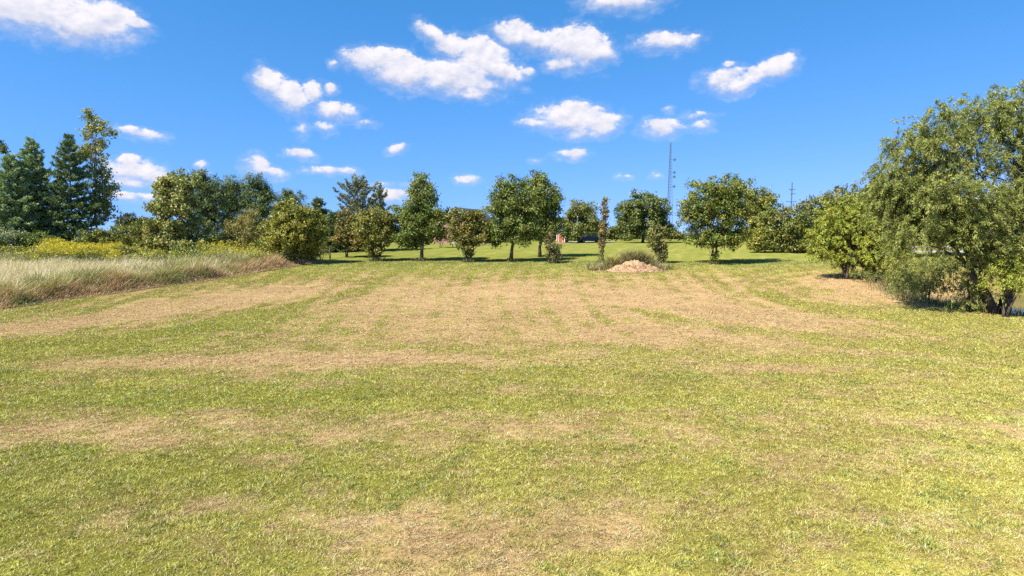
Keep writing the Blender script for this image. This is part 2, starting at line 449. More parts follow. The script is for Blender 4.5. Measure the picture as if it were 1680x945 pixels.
def goldenrod():
    Vs, Fs, Cs = [], [], []; off = 0
    def add(a):
        nonlocal off
        Vs.append(a[0]); Fs.append(a[1] + off); Cs.append(a[2]); off += len(a[0])
    n = 5200
    y = rnd(n, 71, 84); x = rnd(n, -66, -22.5)
    keep = x < edge_x(y) - 1.2 - (R.rand(n) * 2)
    x, y = x[keep], y[keep]; z = terrain(x, y); n = len(x)
    u, v = project(x, y, z + 1.2)
    yel = np.interp(u, [-60, 0, 55, 75, 190, 205, 225, 262, 320, 350, 440, 480], [.15, .2, .5, 1.7, 1.7, .2, .38, .4, .08, .62, .55, .08])
    h = np.maximum(.4, rnd(n, .75, 1.6) + .22 * yel + 2.6 * (fbm(x * .3, y * .3, 3) - .47))
    P = np.stack([x, y, z], 1)
    for k in range(9):      # leaves up the stem
        t = rnd(n, .2, .9); p = P + R.normal(0, .12, (n, 3)); p[:, 2] = z + h * t
        T = randdir(n); T[:, 2] = np.abs(T[:, 2]) * .8
        add(leaf_geo(p, randdir(n), T, rnd(n, .25, .45), rnd(n, .06, .12), jitter((.19, .22, .06), n, .25)))
    for k in range(15):      # flower plumes
        s = R.rand(n) < yel * .75 * np.clip(.1 + 1.5 * (fbm(x * .3 + 5, y * .3, 3) - .15), 0, 1)
        q = P[s]; m = len(q); p = q + R.normal(0, .11, (m, 3)); p[:, 2] = q[:, 2] + h[s] + rnd(m, -.28, .12)
        T = randdir(m); T[:, 2] = np.abs(T[:, 2]) * .6
        c = jitter((.52, .44, .03), m, .22, .05)
        add(leaf_geo(p, randdir(m), T, rnd(m, .12, .26), rnd(m, .05, .10), c))
    o = mesh_np('goldenrod', np.concatenate(Vs), [np.concatenate(Fs)], M['leaf'], None, np.concatenate(Cs))
    tag(o, 'yellow flowering goldenrod band behind the pale meadow grass', 'wildflowers', kind='stuff')
meadow(); goldenrod()

# ------------------------------------------------------------------ trees
def limb_pts(a, b, sag=0, n=5, wob=.08):
    a, b = np.asarray(a, float), np.asarray(b, float); L = np.linalg.norm(b - a)
    pts = []
    for t in np.linspace(0, 1, n):
        p = a * (1 - t) + b * t
        p = p + np.array([R.normal(0, wob), R.normal(0, wob), R.normal(0, wob * .5)]) * L * .25 * math.sin(t * PI)
        p[2] += sag * L * math.sin(t * PI)
        pts.append(p)
    return pts
LEAFK = np.array([1.74, 1.76, 1.35])
def lobe_tree(name, label, cat, group, px, Y, lobes, cols, base=None, tr=.16, stems=1, fork=.35, leaf=(.23, .155), dens=150,
              clump=.5, droop=0.0, hang=False, bark='bark', mat='leaf', up=.35, skirt=None, limbs=26, flat=.8, zbase=None, shell=2.2, spread=.25, twig=None):
    x0 = (px - CX) / FPX * Y / (cp)  # close to the ray; corrected below
    x0 = at(px, 400, Y)[0]
    z0 = tz(x0, Y) if zbase is None else zbase
    o0 = np.array([x0, Y, z0]); s = Y / FPX
    root = tag(empty(name, o0), label, cat, group)
    LB = []
    for lb in lobes:
        cx, cy, rx, ry = lb[:4]; dy = lb[4] if len(lb) > 4 else R.uniform(-.35, .35) * rx * s
        c = at(cx, cy, Y + dy) - o0
        LB.append((c, np.array([rx * s, rx * s * .95, ry * s]), lb[5] if len(lb) > 5 else 1.0))
    # crown
    Pn, Nn, Cn, Tn = [], [], [], []; cents = []
    cols = np.array(cols, float)
    for c, r, dn in LB:
        area = PI * r[0] * r[2]
        nc = max(5, int(area / (clump * clump) * 1.25 * (2.6 if twig else 1)))
        d = randdir(nc); rad = R.rand(nc) ** (1 / shell)
        bump = .82 + .36 * R.rand(nc)
        cc = c + d * r * (rad * bump)[:, None]
        nl = int(area * dens * dn * (2.1 if leaf[1] > .1 else 1.6)); per = R.randint(0, nc, nl)
        P = cc[per] + R.normal(0, clump * .52, (nl, 3)) * np.array([1, 1, flat])
        tw = None
        if twig:      # leaves strung along twigs that arch out of the crown and droop
            od = unit(d * np.array([1, 1, .35]) + R.normal(0, .45, (nc, 3)) + np.array([0, 0, .25]))
            t = R.rand(nl) ** .8; ot, dr_ = twig[0] * rnd(nc, .6, 1.3), twig[1] * rnd(nc, .3, 1.4)
            P = cc[per] + od[per] * (ot[per] * t)[:, None] + R.normal(0, .075, (nl, 3))
            P[:, 2] -= dr_[per] * t * t
            tw = od[per] * .5; tw[:, 2] -= 2 * dr_[per] / ot[per] * t * .5
        ctone = R.normal(1, .13, nc); ccol = R.randint(0, len(cols), nc)
        C = cols[np.where(R.rand(nl) < .7, ccol[per], R.randint(0, len(cols), nl))] * (ctone[per] * np.clip(R.normal(1, .2, nl), .5, 1.7))[:, None]
        C = C * (1 + R.normal(0, .07, (nl, 3)))
        outw = unit((P - c) / r); outw[:, 2] += up
        N = unit(outw * .75 + randdir(nl) * .8)
        T = randdir(nl)
        if tw is not None: T = unit(tw + T * .75)
        elif droop: T = unit(T * (1 - droop) + np.array([0, 0, -1]) * droop)
        Pn.append(P); Nn.append(N); Cn.append(C); Tn.append(T); cents.append(cc)
    P, N, C, T = map(np.concatenate, (Pn, Nn, Cn, Tn)); C = C * LEAFK
    gz = terrain(P[:, 0] + x0, P[:, 1] + Y) - z0
    kp = P[:, 2] > gz + .06
    P, N, C, T = P[kp], N[kp], C[kp], T[kp]; nl = len(P)
    V, F, C4 = leaf_geo(P, N, T, leaf[0] * rnd(nl, .65, 1.3), leaf[1] * rnd(nl, .65, 1.3), np.clip(C, .004, .8))
    mesh_np('crown', V, [F], M[mat], root, C4)
    # trunk and limbs
    mb = MB(); cents = np.concatenate(cents)
    top = max(c[2] + r[2] * .5 for c, r, _ in LB); low = min(c[2] - r[2] * .3 for c, r, _ in LB)
    mid = np.mean([c for c, r, _ in LB], 0)
    trunks = []
    for q in range(stems):
        a = 2 * PI * q / max(stems, 1) + .4
        off = 0 if stems == 1 else tr * 1.2
        b0 = np.array([math.cos(a) * off, math.sin(a) * off, -.15])
        sp_ = 0 if stems == 1 else spread * top
        e = np.array([mid[0] * .6 + math.cos(a) * sp_, mid[1] * .6 + math.sin(a) * sp_, top * (.97 if stems == 1 else .78)])
        if stems > 1:      # a leader never leaves the crown: end it in the nearest clump
            e = min(cents, key=lambda c_: np.linalg.norm(c_ - e)) * .97
        pts = limb_pts(b0, e, n=8, wob=.10)
        rad = [tr * (1.35 if i == 0 else 1) * (1 - .85 * i / 7) for i in range(8)]
        mb.tube(pts, rad, 8); trunks.append((pts, rad))
    sel = R.permutation(len(cents))[:limbs]
    for i in sel:
        e = cents[i]
        pts, rad = trunks[R.randint(len(trunks))]
        P_ = np.array(pts); zt = min(max(e[2] * R.uniform(.3, .75), top * fork * .6), top * .92)
        kx = int(np.argmin(np.abs(P_[:, 2] - zt))); kx = min(max(kx, 1), 6)
        r0 = rad[kx] * .55
        mb.tube(limb_pts(P_[kx], e, sag=.06, n=5, wob=.2), [r0, r0 * .75, r0 * .5, r0 * .3, r0 * .12], 5)
    mb.build('trunk', M[bark], root, True)
    return root

def conifer(name, label, group, px, Y, top, hw, base_row=None, cols=((.045, .075, .036),), low=.04, droop=-.05, nlev=24, dens=1.0, bare=0, tr=.15, sparse=1.0, power=.8, needle=.38, tips=()):
    x0 = at(px, 400, Y)[0]; z0 = tz(x0, Y); s = Y / FPX
    root = tag(empty(name, (x0, Y, z0)), label, 'tree', group)
    Ht = at(px, top, Y)[2] - z0; W = hw * s
    mb = MB(); mb.tube([(0, 0, -.1), (0, 0, Ht * .5), (0, 0, Ht * .97)], [tr, tr * .6, .02], 7)
    Pn, Tn = [], []
    cols = np.array(cols)
    for i in range(nlev):
        t = low + (1 - low) * (i / nlev) ** .95
        zc = Ht * t
        Lm = W * (1 - t) ** power * R.uniform(.82, 1.15) + .25
        nb = int((6 + 4 * (1 - t)) * sparse + .5)
        a0 = R.rand() * 6.28
        for q in range(nb):
            a = a0 + 2 * PI * q / nb + R.normal(0, .2); L = Lm * R.uniform(.62, 1.15)
            el = droop + R.normal(0, .10) + .55 * t * t
            d = np.array([math.cos(a) * math.cos(el), math.sin(a) * math.cos(el), math.sin(el)])
            sd = np.array([-math.sin(a), math.cos(a), 0])
            p0 = np.array([0, 0, zc + R.normal(0, .12)])
            end = p0 + d * L; end[2] += .10 * L
            mb.tube([p0, p0 + d * L * .5, end], [.05 * (1 - t) + .015, .03, .008], 4, cap=False)
            ns = int(max(5, L * 10 * dens))
            u = .18 + .82 * R.rand(ns) ** .8
            P = p0 + d * L * u[:, None]; P[:, 2] += .10 * L * u * u
            wv = (1.05 - u) * L * .38
            off = R.uniform(-1, 1, ns) * wv
            P = P + sd * off[:, None]; P[:, 2] += R.normal(0, .08, ns)
            T = d * .8 + sd * (np.sign(off) * .5)[:, None] + np.array([0, 0, .25])
            for kk in range(9):
                Pn.append(P + R.normal(0, .09, P.shape)); Tn.append(T + R.normal(0, .55, P.shape))
    ns = 60; P = np.zeros((ns, 3)); P[:, 2] = Ht * rnd(ns, .9, 1.0); Pn.append(P + R.normal(0, .08, P.shape)); Tn.append(randdir(ns) + np.array([0, 0, .8]))
    P, T = np.concatenate(Pn), np.concatenate(Tn); n = len(P)
    if bare:
        for q in range(bare):
            bx = R.uniform(-.5, .6) * W; h0 = Ht * R.uniform(.75, .9)
            mb.tube([(bx * .3, 0, Ht * .5), (bx, R.uniform(-.5, .5), h0), (bx * 1.15, 0, Ht * R.uniform(.98, 1.06))], [.05, .03, .01], 4)
    C = LEAFK * cols[R.randint(0, len(cols), n)] * np.clip(R.normal(1, .25, n), .45, 1.8)[:, None]
    V, F, C4 = leaf_geo(P, randdir(n) + np.array([0, 0, .6]), T, needle * rnd(n, .7, 1.3), needle * .28 * rnd(n, .7, 1.3), C)
    mesh_np('crown', V, [F], M['needle'], root, C4)
    mb.build('trunk', M['bark'], root, True)
    return root

OAK = [(.070, .098, .022), (.095, .118, .025), (.120, .125, .030)]
MAPLE = [(.075, .105, .024), (.105, .125, .024), (.145, .140, .028)]
YGR = [(.150, .145, .026), (.185, .165, .030), (.110, .120, .025)]
COTT = [(.180, .175, .066), (.145, .155, .052), (.105, .120, .038), (.19, .17, .06)]
WIL = [(.106, .122, .032), (.132, .144, .038), (.160, .162, .048)]
BRW = [(.165, .182, .028), (.200, .205, .034), (.140, .156, .026)]
HED = [(.082, .100, .024), (.108, .120, .028), (.130, .118, .036)]
PIN = [(.125, .175, .098), (.155, .202, .110), (.185, .220, .118)]
PIND = [(.066, .092, .040), (.086, .112, .046)]
PINM = [(.050, .074, .028), (.068, .092, .032), (.085, .105, .036)]
SPR = [(.085, .098, .055), (.115, .112, .068), (.13, .105, .072)]
row, left, right, far, meadow_g = ('trees in the row across the lawn', 'trees and shrubs behind the meadow', 'trees and shrubs of the right hand hedgerow',
    'trees on the far lawn by the house', 'shrubs in front of the left tree line')

# --- row across the middle of the lawn
lobe_tree('oak_tree', 'tall pyramidal green tree with a pointed top standing alone left of the house', 'tree', row, 691, 78,
    [(691, 300, 15, 18), (693, 318, 25, 24), (688, 345, 36, 27), (668, 380, 29, 26), (712, 362, 24, 28), (690, 385, 34, 20), (660, 350, 16, 16), (690, 365, 34, 30), (672, 398, 20, 10)], OAK, tr=.2, dens=140)
lobe_tree('oak_tree', 'broad round green tree on a single short trunk beside the double crown, nearest the lawn', 'tree', row, 838, 77.5,
    [(840, 312, 30, 26), (818, 342, 25, 32), (852, 345, 34, 34), (830, 378, 36, 25), (868, 383, 24, 20), (812, 385, 18, 16), (835, 335, 34, 30, 0, .5), (846, 372, 42, 28, 0, .7)], OAK, tr=.2, dens=140)
lobe_tree('maple_tree', 'taller yellow-topped tree rising behind the broad round green tree', 'tree', row, 886, 84,
    [(882, 302, 22, 22), (886, 325, 32, 30), (908, 335, 17, 28), (890, 358, 32, 34), (905, 372, 18, 20), (872, 330, 24, 30, 0, .6), (866, 355, 26, 30, 0, .6), (898, 384, 18, 14)], MAPLE, tr=.2, dens=135)
lobe_tree('maple_tree', 'wide rounded tree with two short trunks and a leafy skirt, right of the mast', 'tree', row, 1172, 75,
    [(1168, 318, 38, 32), (1203, 315, 30, 30), (1140, 350, 28, 34), (1180, 355, 46, 36), (1212, 352, 24, 34), (1172, 388, 50, 20), (1205, 392, 22, 18), (1172, 424, 9, 8)], MAPLE, tr=.15, stems=2, dens=135, spread=.1)
lobe_tree('vase_shrub', 'vase shaped multi-stemmed shrub tree with yellow tips below the house roof', 'shrub', row, 768, 76.5,
    [(757, 364, 27, 22), (784, 366, 22, 24), (748, 384, 18, 14), (770, 392, 26, 16), (790, 388, 14, 13), (767, 412, 12, 11)], [(.075, .090, .024), (.12, .115, .025), (.155, .125, .028)], tr=.09, stems=5, leaf=(.24, .16), dens=170, clump=.42)
lobe_tree('vase_shrub', 'rounded olive shrub tree on a leafy narrow foot, left of the pyramidal tree', 'shrub', row, 617, 78,
    [(612, 366, 32, 28), (636, 366, 16, 24), (594, 380, 18, 18), (618, 392, 26, 16), (617, 412, 14, 12)], [(.095, .105, .024), (.125, .120, .026), (.15, .125, .03)], tr=.09, stems=5, leaf=(.24, .16), dens=170, clump=.42)
lobe_tree('shrub', 'low bushy shrub with thin bare upper twigs by the broad round tree', 'shrub', row, 908, 75.5,
    [(910, 412, 14, 13), (902, 398, 8, 12), (904, 386, 6, 9, 0, .3), (909, 421, 12, 6)], [(.06, .075, .026), (.085, .09, .03), (.13, .09, .06)], tr=.05, stems=4, leaf=(.2, .12), dens=200, clump=.32)
lobe_tree('columnar_tree', 'thin columnar poplar with brown dead leaves in its middle', 'tree', row, 990, 75.5,
    [(993, 333, 5, 10), (992, 348, 6, 12), (991, 366, 6, 13), (989, 386, 7, 14), (988, 403, 5, 13), (987, 420, 4, 9, 0, .5)], [(.11, .105, .035), (.2, .12, .06), (.08, .085, .028)], tr=.08, leaf=(.2, .13), dens=210, clump=.26, limbs=10)
lobe_tree('shrub', 'small leafy tree shaped shrub standing just behind the soil mound', 'shrub', row, 1081, 75,
    [(1077, 384, 15, 13), (1079, 402, 16, 15), (1082, 418, 10, 10)], [(.085, .095, .03), (.12, .115, .035), (.155, .13, .05)], tr=.06, stems=3, leaf=(.24, .16), dens=190, clump=.34, spread=.08)
# --- far lawn
lobe_tree('locust_tree', 'umbrella shaped tree behind the basketball hoop', 'tree', far, 950, 125,
    [(950, 345, 26, 16), (932, 360, 16, 18), (968, 358, 18, 14), (942, 378, 20, 12), (975, 372, 12, 12, 0, .6), (935, 385, 14, 9)], [(.085, .105, .03), (.11, .125, .03), (.14, .125, .035)], tr=.22, dens=75, leaf=(.36, .24), clump=.7)
lobe_tree('locust_tree', 'wide dome shaped tree left of the lattice mast', 'tree', far, 1054, 125,
    [(1056, 334, 34, 19), (1030, 352, 25, 20), (1082, 350, 24, 20), (1050, 362, 36, 20), (1030, 380, 24, 12), (1068, 380, 28, 12), (1092, 368, 14, 16)], [(.06, .082, .024), (.08, .1, .026), (.10, .108, .03)], tr=.25, dens=75, leaf=(.36, .24), clump=.7)
for (a, b, c, d, l) in [(1010, 382, 16, 11, 'low dark bush at the far lawn edge left of the dome shaped tree'), (1100, 384, 18, 8, 'low brownish bush at the foot of the lattice mast'),
                        (890, 380, 22, 14, 'dark bush left of the red shed'), (938, 386, 8, 9, 'grey green bush between red shed and dark car'),
                        (968, 374, 22, 14, 'dark green bush directly behind the parked dark car'), (1026, 380, 18, 11, 'green bush at the far lawn edge under the dome shaped tree')]:
    lobe_tree('bush', l, 'bush', 'bushes along the far lawn edge', a, 140, [(a, b, c, d), (a - c * .5, b + 3, c * .6, d * .7), (a + c * .6, b + 3, c * .6, d * .7)], HED, tr=.07, stems=3, dens=70, leaf=(.38, .25), clump=.6)
# --- right hand hedgerow
lobe_tree('hedgerow_tree', 'bright yellow-green rounded tree behind the wide rounded tree', 'tree', right, 1250, 97,
    [(1252, 330, 22, 20), (1234, 335, 16, 26), (1255, 355, 26, 24), (1240, 375, 20, 20)], YGR, tr=.18, dens=110, leaf=(.32, .2), clump=.6)
for i, (a, Y, L, c, l) in enumerate([
    (1245, 92, [(1245, 388, 18, 20), (1236, 398, 12, 14)], YGR, 'low yellowish bush at the left end of the right hedgerow'),
    (1275, 92, [(1275, 365, 26, 28), (1268, 390, 22, 22), (1290, 392, 18, 20)], HED, 'dense hedgerow shrub with pale stems below the utility pole'),
    (1310, 91, [(1308, 366, 26, 30), (1318, 390, 20, 24), (1300, 398, 16, 16)], HED, 'dense rounded hedgerow shrub just right of the utility pole'),
    (1345, 94, [(1342, 346, 26, 30), (1352, 375, 28, 34), (1332, 390, 20, 26)], HED, 'dull green hedgerow tree between the utility pole and the bright willow bush'),
    (1385, 92, [(1382, 334, 28, 28), (1388, 365, 32, 36)], HED, 'olive hedgerow tree behind the bright willow bush'),
    (1428, 88, [(1424, 332, 30, 32), (1440, 360, 32, 38)], WIL, 'tall hedgerow tree directly left of the big willow crown'),
    (1480, 84, [(1475, 340, 30, 36), (1500, 370, 34, 36)], WIL, 'grey green hedgerow tree behind the left side of the big willow'),
    (1545, 86, [(1545, 350, 40, 36), (1580, 372, 36, 28)], HED, 'dark hedgerow tree seen through the big willow'),
    (1640, 88, [(1630, 360, 40, 34), (1680, 350, 44, 46)], HED, 'hedgerow tree behind the willow trunk at the right edge')]):
    lobe_tree('hedgerow_tree', l, 'tree', right, a, Y, L, c, tr=.14, stems=3, dens=105, leaf=(.32, .19), clump=.55, bark='palebark', spread=.15)
lobe_tree('willow_bush', 'bright green spreading willow bush on the lawn in front of the hedgerow', 'bush', 'willows at the pond', 1392, 61.5,
    [(1372, 364, 28, 28), (1413, 362, 30, 28), (1362, 398, 33, 28), (1408, 398, 40, 32), (1455, 382, 32, 28), (1445, 415, 34, 22), (1395, 372, 40, 34), (1440, 388, 40, 32), (1428, 430, 34, 12), (1460, 430, 26, 16), (1350, 418, 18, 14), (1405, 425, 30, 14), (1470, 400, 22, 22), (1345, 392, 20, 22)],
    BRW, tr=.16, stems=5, dens=330, leaf=(.26, .075), clump=.5, droop=.35, twig=(.8, .35), spread=.22)
lobe_tree('willow_tree', 'huge spreading grey green willow leaning over the pond at the right', 'tree', 'willows at the pond', 1645, 43,
    [(1545, 208, 42, 36), (1502, 240, 40, 34), (1464, 282, 32, 24), (1610, 195, 42, 42), (1668, 185, 36, 46), (1720, 200, 45, 50), (1548, 275, 46, 42), (1500, 315, 48, 32), (1596, 255, 30, 30, -1, .8), (1560, 310, 40, 34, -2.2, .9), (1625, 330, 32, 36, -2, .8), (1590, 370, 44, 28, -1.5, .8), (1635, 400, 30, 34, -1.5, .8), (1690, 330, 40, 40, -2, .9),
     (1664, 262, 38, 44, 0, .85), (1720, 280, 40, 60), (1545, 345, 52, 34), (1470, 345, 36, 30, .8), (1605, 340, 30, 30, 0, .45), (1660, 340, 34, 34, 0, .6), (1575, 395, 40, 24, 0, .55), (1500, 372, 44, 26), (1462, 322, 34, 30), (1480, 400, 30, 20, 0, .7),
     (1740, 350, 50, 70), (1470, 300, 30, 24)],
    WIL, tr=.26, stems=4, dens=760, leaf=(.21, .045), clump=.40, droop=.42, twig=(.8, .62), limbs=46, spread=.32, flat=1.1)
for (a, Y, L, c, l) in [
    (1655, 41.0, [(1655, 420, 32, 34), (1680, 450, 34, 30), (1640, 455, 24, 26), (1700, 420, 34, 40)], BRW, 'bright leafy willow sapling in front of the big willow trunk'),
    (1595, 43.5, [(1592, 475, 26, 26), (1610, 450, 22, 24, 0, .7), (1580, 498, 24, 10), (1618, 502, 20, 12)], WIL, 'dark green shrub at the foot of the big willow'),
    (1525, 49, [(1518, 445, 40, 26), (1495, 466, 32, 20), (1550, 438, 30, 22, 0, .8), (1545, 470, 30, 14, 0, .8), (1478, 448, 22, 18)], WIL, 'low drooping willow shrub beside the brown bare soil'),
    (1475, 56, [(1475, 428, 26, 20), (1496, 440, 20, 14)], YGR, 'small yellow-green shrub between the bright willow bush and the big willow'),
    (1440, 59, [(1440, 452, 26, 7), (1412, 449, 16, 6)], HED, 'low weedy bush in the shade of the bright willow bush')]:
    lobe_tree('willow_shrub', l, 'shrub', 'shrubs around the pond', a, Y, L, c, tr=.07, stems=4, dens=270, leaf=(.21, .05), clump=.36, droop=.3, twig=(.5, .45), spread=.2, limbs=20)
# --- left tree line
conifer('pine_tree', 'broad bright green pine at the left edge of the photo', left, 24, 88, 254, 66, cols=PIN, nlev=26, bare=0, power=.8)
conifer('pine_tree', 'tall pine with bare dead twigs sticking out of its pointed top', left, 60, 91, 228, 70, cols=PIN, nlev=28, bare=4, power=.88)
conifer('pine_tree', 'dark pine with layered gaps in front of the tall thin cottonwood', left, 120, 91, 220, 60, cols=PIND + PIN[:1], nlev=24, sparse=.9, power=.78, dens=1.0)
lobe_tree('cottonwood_tree', 'very tall thin sparse cottonwood rising above the pines', 'tree', left, 156, 94,
    [(146, 188, 10, 13, 0, .75), (160, 205, 17, 18, 0, .7), (142, 214, 12, 14, 0, .6), (183, 217, 9, 7, 0, .8), (152, 245, 20, 20, 0, .6), (138, 250, 14, 16, 0, .6), (166, 280, 20, 22, 0, .7), (172, 312, 22, 22, 0, .7), (160, 338, 24, 24, 0, .6), (180, 345, 12, 18, 0, .6), (168, 232, 9, 10, 0, .5)],
    COTT, tr=.17, dens=62, leaf=(.3, .24), clump=.5, bark='palebark', limbs=40)
lobe_tree('slender_tree', 'slender bare stemmed sapling with one leaf tuft cut by the left edge', 'tree', left, 5, 92,
    [(6, 243, 7, 9), (-4, 208, 5, 4), (-10, 235, 10, 14)], [(.08, .1, .04), (.1, .11, .04)], tr=.08, dens=120, leaf=(.26, .18), clump=.3, limbs=8)
for (a, Y, L, c, l) in [
    (18, 85, [(14, 386, 20, 11), (32, 390, 12, 10)], [(.22, .24, .17), (.17, .19, .12)], 'silvery grey bush at the left edge in front of the pines'),
    (58, 85, [(58, 390, 16, 13), (72, 393, 14, 10)], [(.10, .12, .03), (.08, .1, .025)], 'dull green bush at the foot of the tall pine'),
    (160, 84, [(160, 388, 22, 14), (142, 394, 14, 9), (184, 392, 16, 12)], HED, 'rounded green bush at the foot of the thin cottonwood'),
    (208, 86, [(205, 384, 24, 18), (222, 394, 20, 14), (232, 372, 16, 14)], HED, 'dark mixed bush left of the pale yellow cottonwood'),
    (306, 78, [(300, 410, 22, 11), (322, 413, 16, 9)], HED, 'low green bush in the goldenrod in front of the pale yellow cottonwood'),
    (208, 77, [(206, 412, 16, 9), (220, 416, 12, 7)], [(.11, .12, .035), (.13, .12, .045)], 'small olive bush at the right end of the brightest goldenrod patch'),
    (28, 77, [(26, 418, 30, 12), (5, 420, 20, 11), (48, 422, 14, 9)], [(.12, .12, .035), (.1, .09, .04), (.08, .09, .03)], 'low brownish green bush among the goldenrod at the left edge')]:
    lobe_tree('bush', l, 'bush', meadow_g, a, Y, L, c, tr=.06, stems=4, dens=150, leaf=(.26, .14), clump=.42, spread=.2)
lobe_tree('distant_tree', 'small dark distant tree on the horizon left of the pale cottonwood', 'tree', left, 217, 150,
    [(215, 362, 18, 12), (200, 370, 12, 12), (232, 368, 12, 14)], [(.035, .045, .025), (.05, .055, .03)], tr=.18, dens=60, leaf=(.45, .25), clump=.7)
lobe_tree('cottonwood_tree', 'pale yellow leaved cottonwood with low branches behind the goldenrod', 'tree', left, 292, 82,
    [(300, 302, 26, 20), (284, 300, 20, 20, 0, .8), (268, 308, 16, 20, 0, .7), (290, 335, 34, 24), (256, 342, 16, 12, 0, .7), (276, 372, 40, 30), (258, 385, 26, 24), (302, 380, 34, 32), (286, 402, 44, 14), (325, 400, 22, 16)],
    COTT, tr=.18, stems=2, dens=135, leaf=(.32, .23), clump=.5, bark='palebark', spread=.1)
PL = dict(mat='needle', leaf=(.34, .085), dens=190, clump=.5, up=.7, tr=.15)
lobe_tree('pine_tree', 'dark wide pine rising directly behind the pale cottonwood', 'tree', left, 338, 92,
    [(329, 292, 14, 16), (338, 304, 26, 20), (352, 322, 24, 22), (330, 330, 28, 28), (345, 360, 36, 30), (345, 388, 36, 22)], PINM, **PL)
lobe_tree('pine_tree', 'round topped dark pine in the middle of the left group', 'tree', left, 384, 98,
    [(382, 306, 22, 15), (374, 322, 20, 18), (392, 328, 26, 22), (380, 352, 32, 28), (388, 384, 34, 24)], PINM, **PL)
lobe_tree('pine_tree', 'dark pine with a spiky top above the tan willow bush', 'tree', left, 418, 96,
    [(413, 296, 8, 14), (427, 300, 9, 13), (420, 312, 24, 18), (438, 324, 20, 16), (420, 338, 34, 24), (425, 370, 36, 32)], PINM, **PL)
lobe_tree('pine_tree', 'small dark pine peeking over the yellow-green shrub', 'tree', left, 476, 98,
    [(474, 316, 8, 10), (478, 326, 24, 12), (472, 344, 32, 20), (480, 375, 36, 30)], PINM, **PL)
conifer('spruce_tree', 'drooping thin spruce right of the yellow-green shrub', left, 523, 96, 324, 30, cols=PIND + SPR[:1], nlev=16, droop=-.3, sparse=.8, power=.6)
conifer('spruce_tree', 'low dark spruce behind the wooden post', left, 548, 93, 350, 24, cols=PIND, nlev=16, droop=-.15, sparse=.9, power=.5)
conifer('spruce_tree', 'grey green broad spruce with upswept ragged branches', left, 588, 95, 298, 58, cols=SPR + PIN[:1], nlev=18, droop=.34, sparse=.65, power=.42, needle=.36, dens=.6)
conifer('spruce_tree', 'narrow bluish spruce leader beside the ragged spruce, left of the pyramidal tree', left, 624, 97, 306, 32, cols=SPR + PIN[:1], nlev=15, droop=.34, sparse=.55, power=.6, needle=.36, dens=.6)
lobe_tree('willow_bush', 'tan yellow feathery willow bush in front of the dark pines', 'bush', meadow_g, 393, 84,
    [(407, 358, 18, 16), (386, 378, 24, 18), (412, 378, 18, 18), (375, 394, 18, 12), (402, 396, 24, 10)], [(.175, .15, .06), (.14, .135, .04), (.2, .165, .07)], tr=.07, stems=5, dens=200, leaf=(.3, .07), clump=.45, droop=-.3, spread=.2)
lobe_tree('shrub', 'large rounded yellow-green shrub at the lawn corner', 'shrub', meadow_g, 488, 75,
    [(476, 355, 34, 26), (455, 378, 32, 28), (500, 370, 34, 34), (478, 390, 44, 26), (512, 392, 22, 22), (495, 415, 22, 13), (445, 395, 20, 18)], YGR, tr=.1, stems=5, dens=165, leaf=(.24, .16), clump=.42, spread=.22)
lobe_tree('shrub', 'rusty orange tinged shrub below the ragged spruce', 'shrub', meadow_g, 568, 83,
    [(568, 366, 16, 20), (584, 362, 14, 14), (562, 390, 18, 20), (585, 395, 20, 18)], [(.16, .105, .035), (.12, .105, .03), (.08, .085, .025)], tr=.07, stems=4, dens=150, leaf=(.26, .17), clump=.42, spread=.15)
lobe_tree('bush', 'low tan weedy bush beside the wooden post', 'bush', meadow_g, 527, 79,
    [(527, 412, 10, 8), (518, 416, 9, 6)], [(.2, .17, .07), (.13, .13, .04)], tr=.04, stems=3, dens=200, leaf=(.2, .1), clump=.3)
lobe_tree('bush', 'pinkish leaved bush by the brick house wall', 'bush', far, 722, 104,
    [(724, 382, 16, 12), (738, 388, 14, 9)], [(.17, .11, .07), (.11, .1, .04)], tr=.05, stems=3, dens=110, leaf=(.28, .17), clump=.42)

# ------------------------------------------------------------------ wooden post
p = at(541, 400, 80.0); z = tz(p[0], 80)
root = tag(empty('wooden_post', (p[0], 80, z)), 'short dark wooden post between the yellow-green shrub and the spruces', 'post')
MB().tube([(0, 0, -.2), (0, 0, 1.45)], [.09, .08], 8).build('post', M['wood'], root)
MB().prism([(-.1, 1.45), (.1, 1.45), (0, 1.53)], -.1, .1).build('cap', M['wood'], root)

# ------------------------------------------------------------------ soil mound with weeds
c = ground_at(1042, 446); cx, cy = c[0], c[1] + 1.0
n, mr = 40, 26
V, F = [[0, 0, 0]], []
th = np.arange(n * 2) / (n * 2) * 2 * PI
rr = np.linspace(.04, 1, mr)
RX, RY, HM = 3.0, 1.7, .78
P = []
for r in rr:
    x, y = cx + np.cos(th) * RX * r, cy + np.sin(th) * RY * r
    hh = HM * (1 - r ** 1.6) * (.55 + .9 * fbm(x * 1.1, y * 1.1, 3)) + (fbm(x * 3.2, y * 3.2, 4) - .5) * .75 * (1 - r ** 3)
    P.append(np.stack([x - cx, y - cy, terrain(x, y) - c[2] + hh - .05 * r], 1))
P = np.concatenate(P); nn = n * 2
q = np.arange(mr - 1)[:, None] * nn; jj = np.arange(nn)[None]
F = np.stack([(q + jj).ravel(), (q + (jj + 1) % nn).ravel(), (q + nn + (jj + 1) % nn).ravel(), (q + nn + jj).ravel()], 1)
root = tag(empty('soil_mound', (cx, cy, c[2])), 'low heap of bare pale soil on the lawn in front of weeds', 'mound')
mesh_np('heap', P, [F, np.array([[0, nn // 4, nn // 2], [0, nn // 2, 3 * nn // 4]])], M['soil'], root)
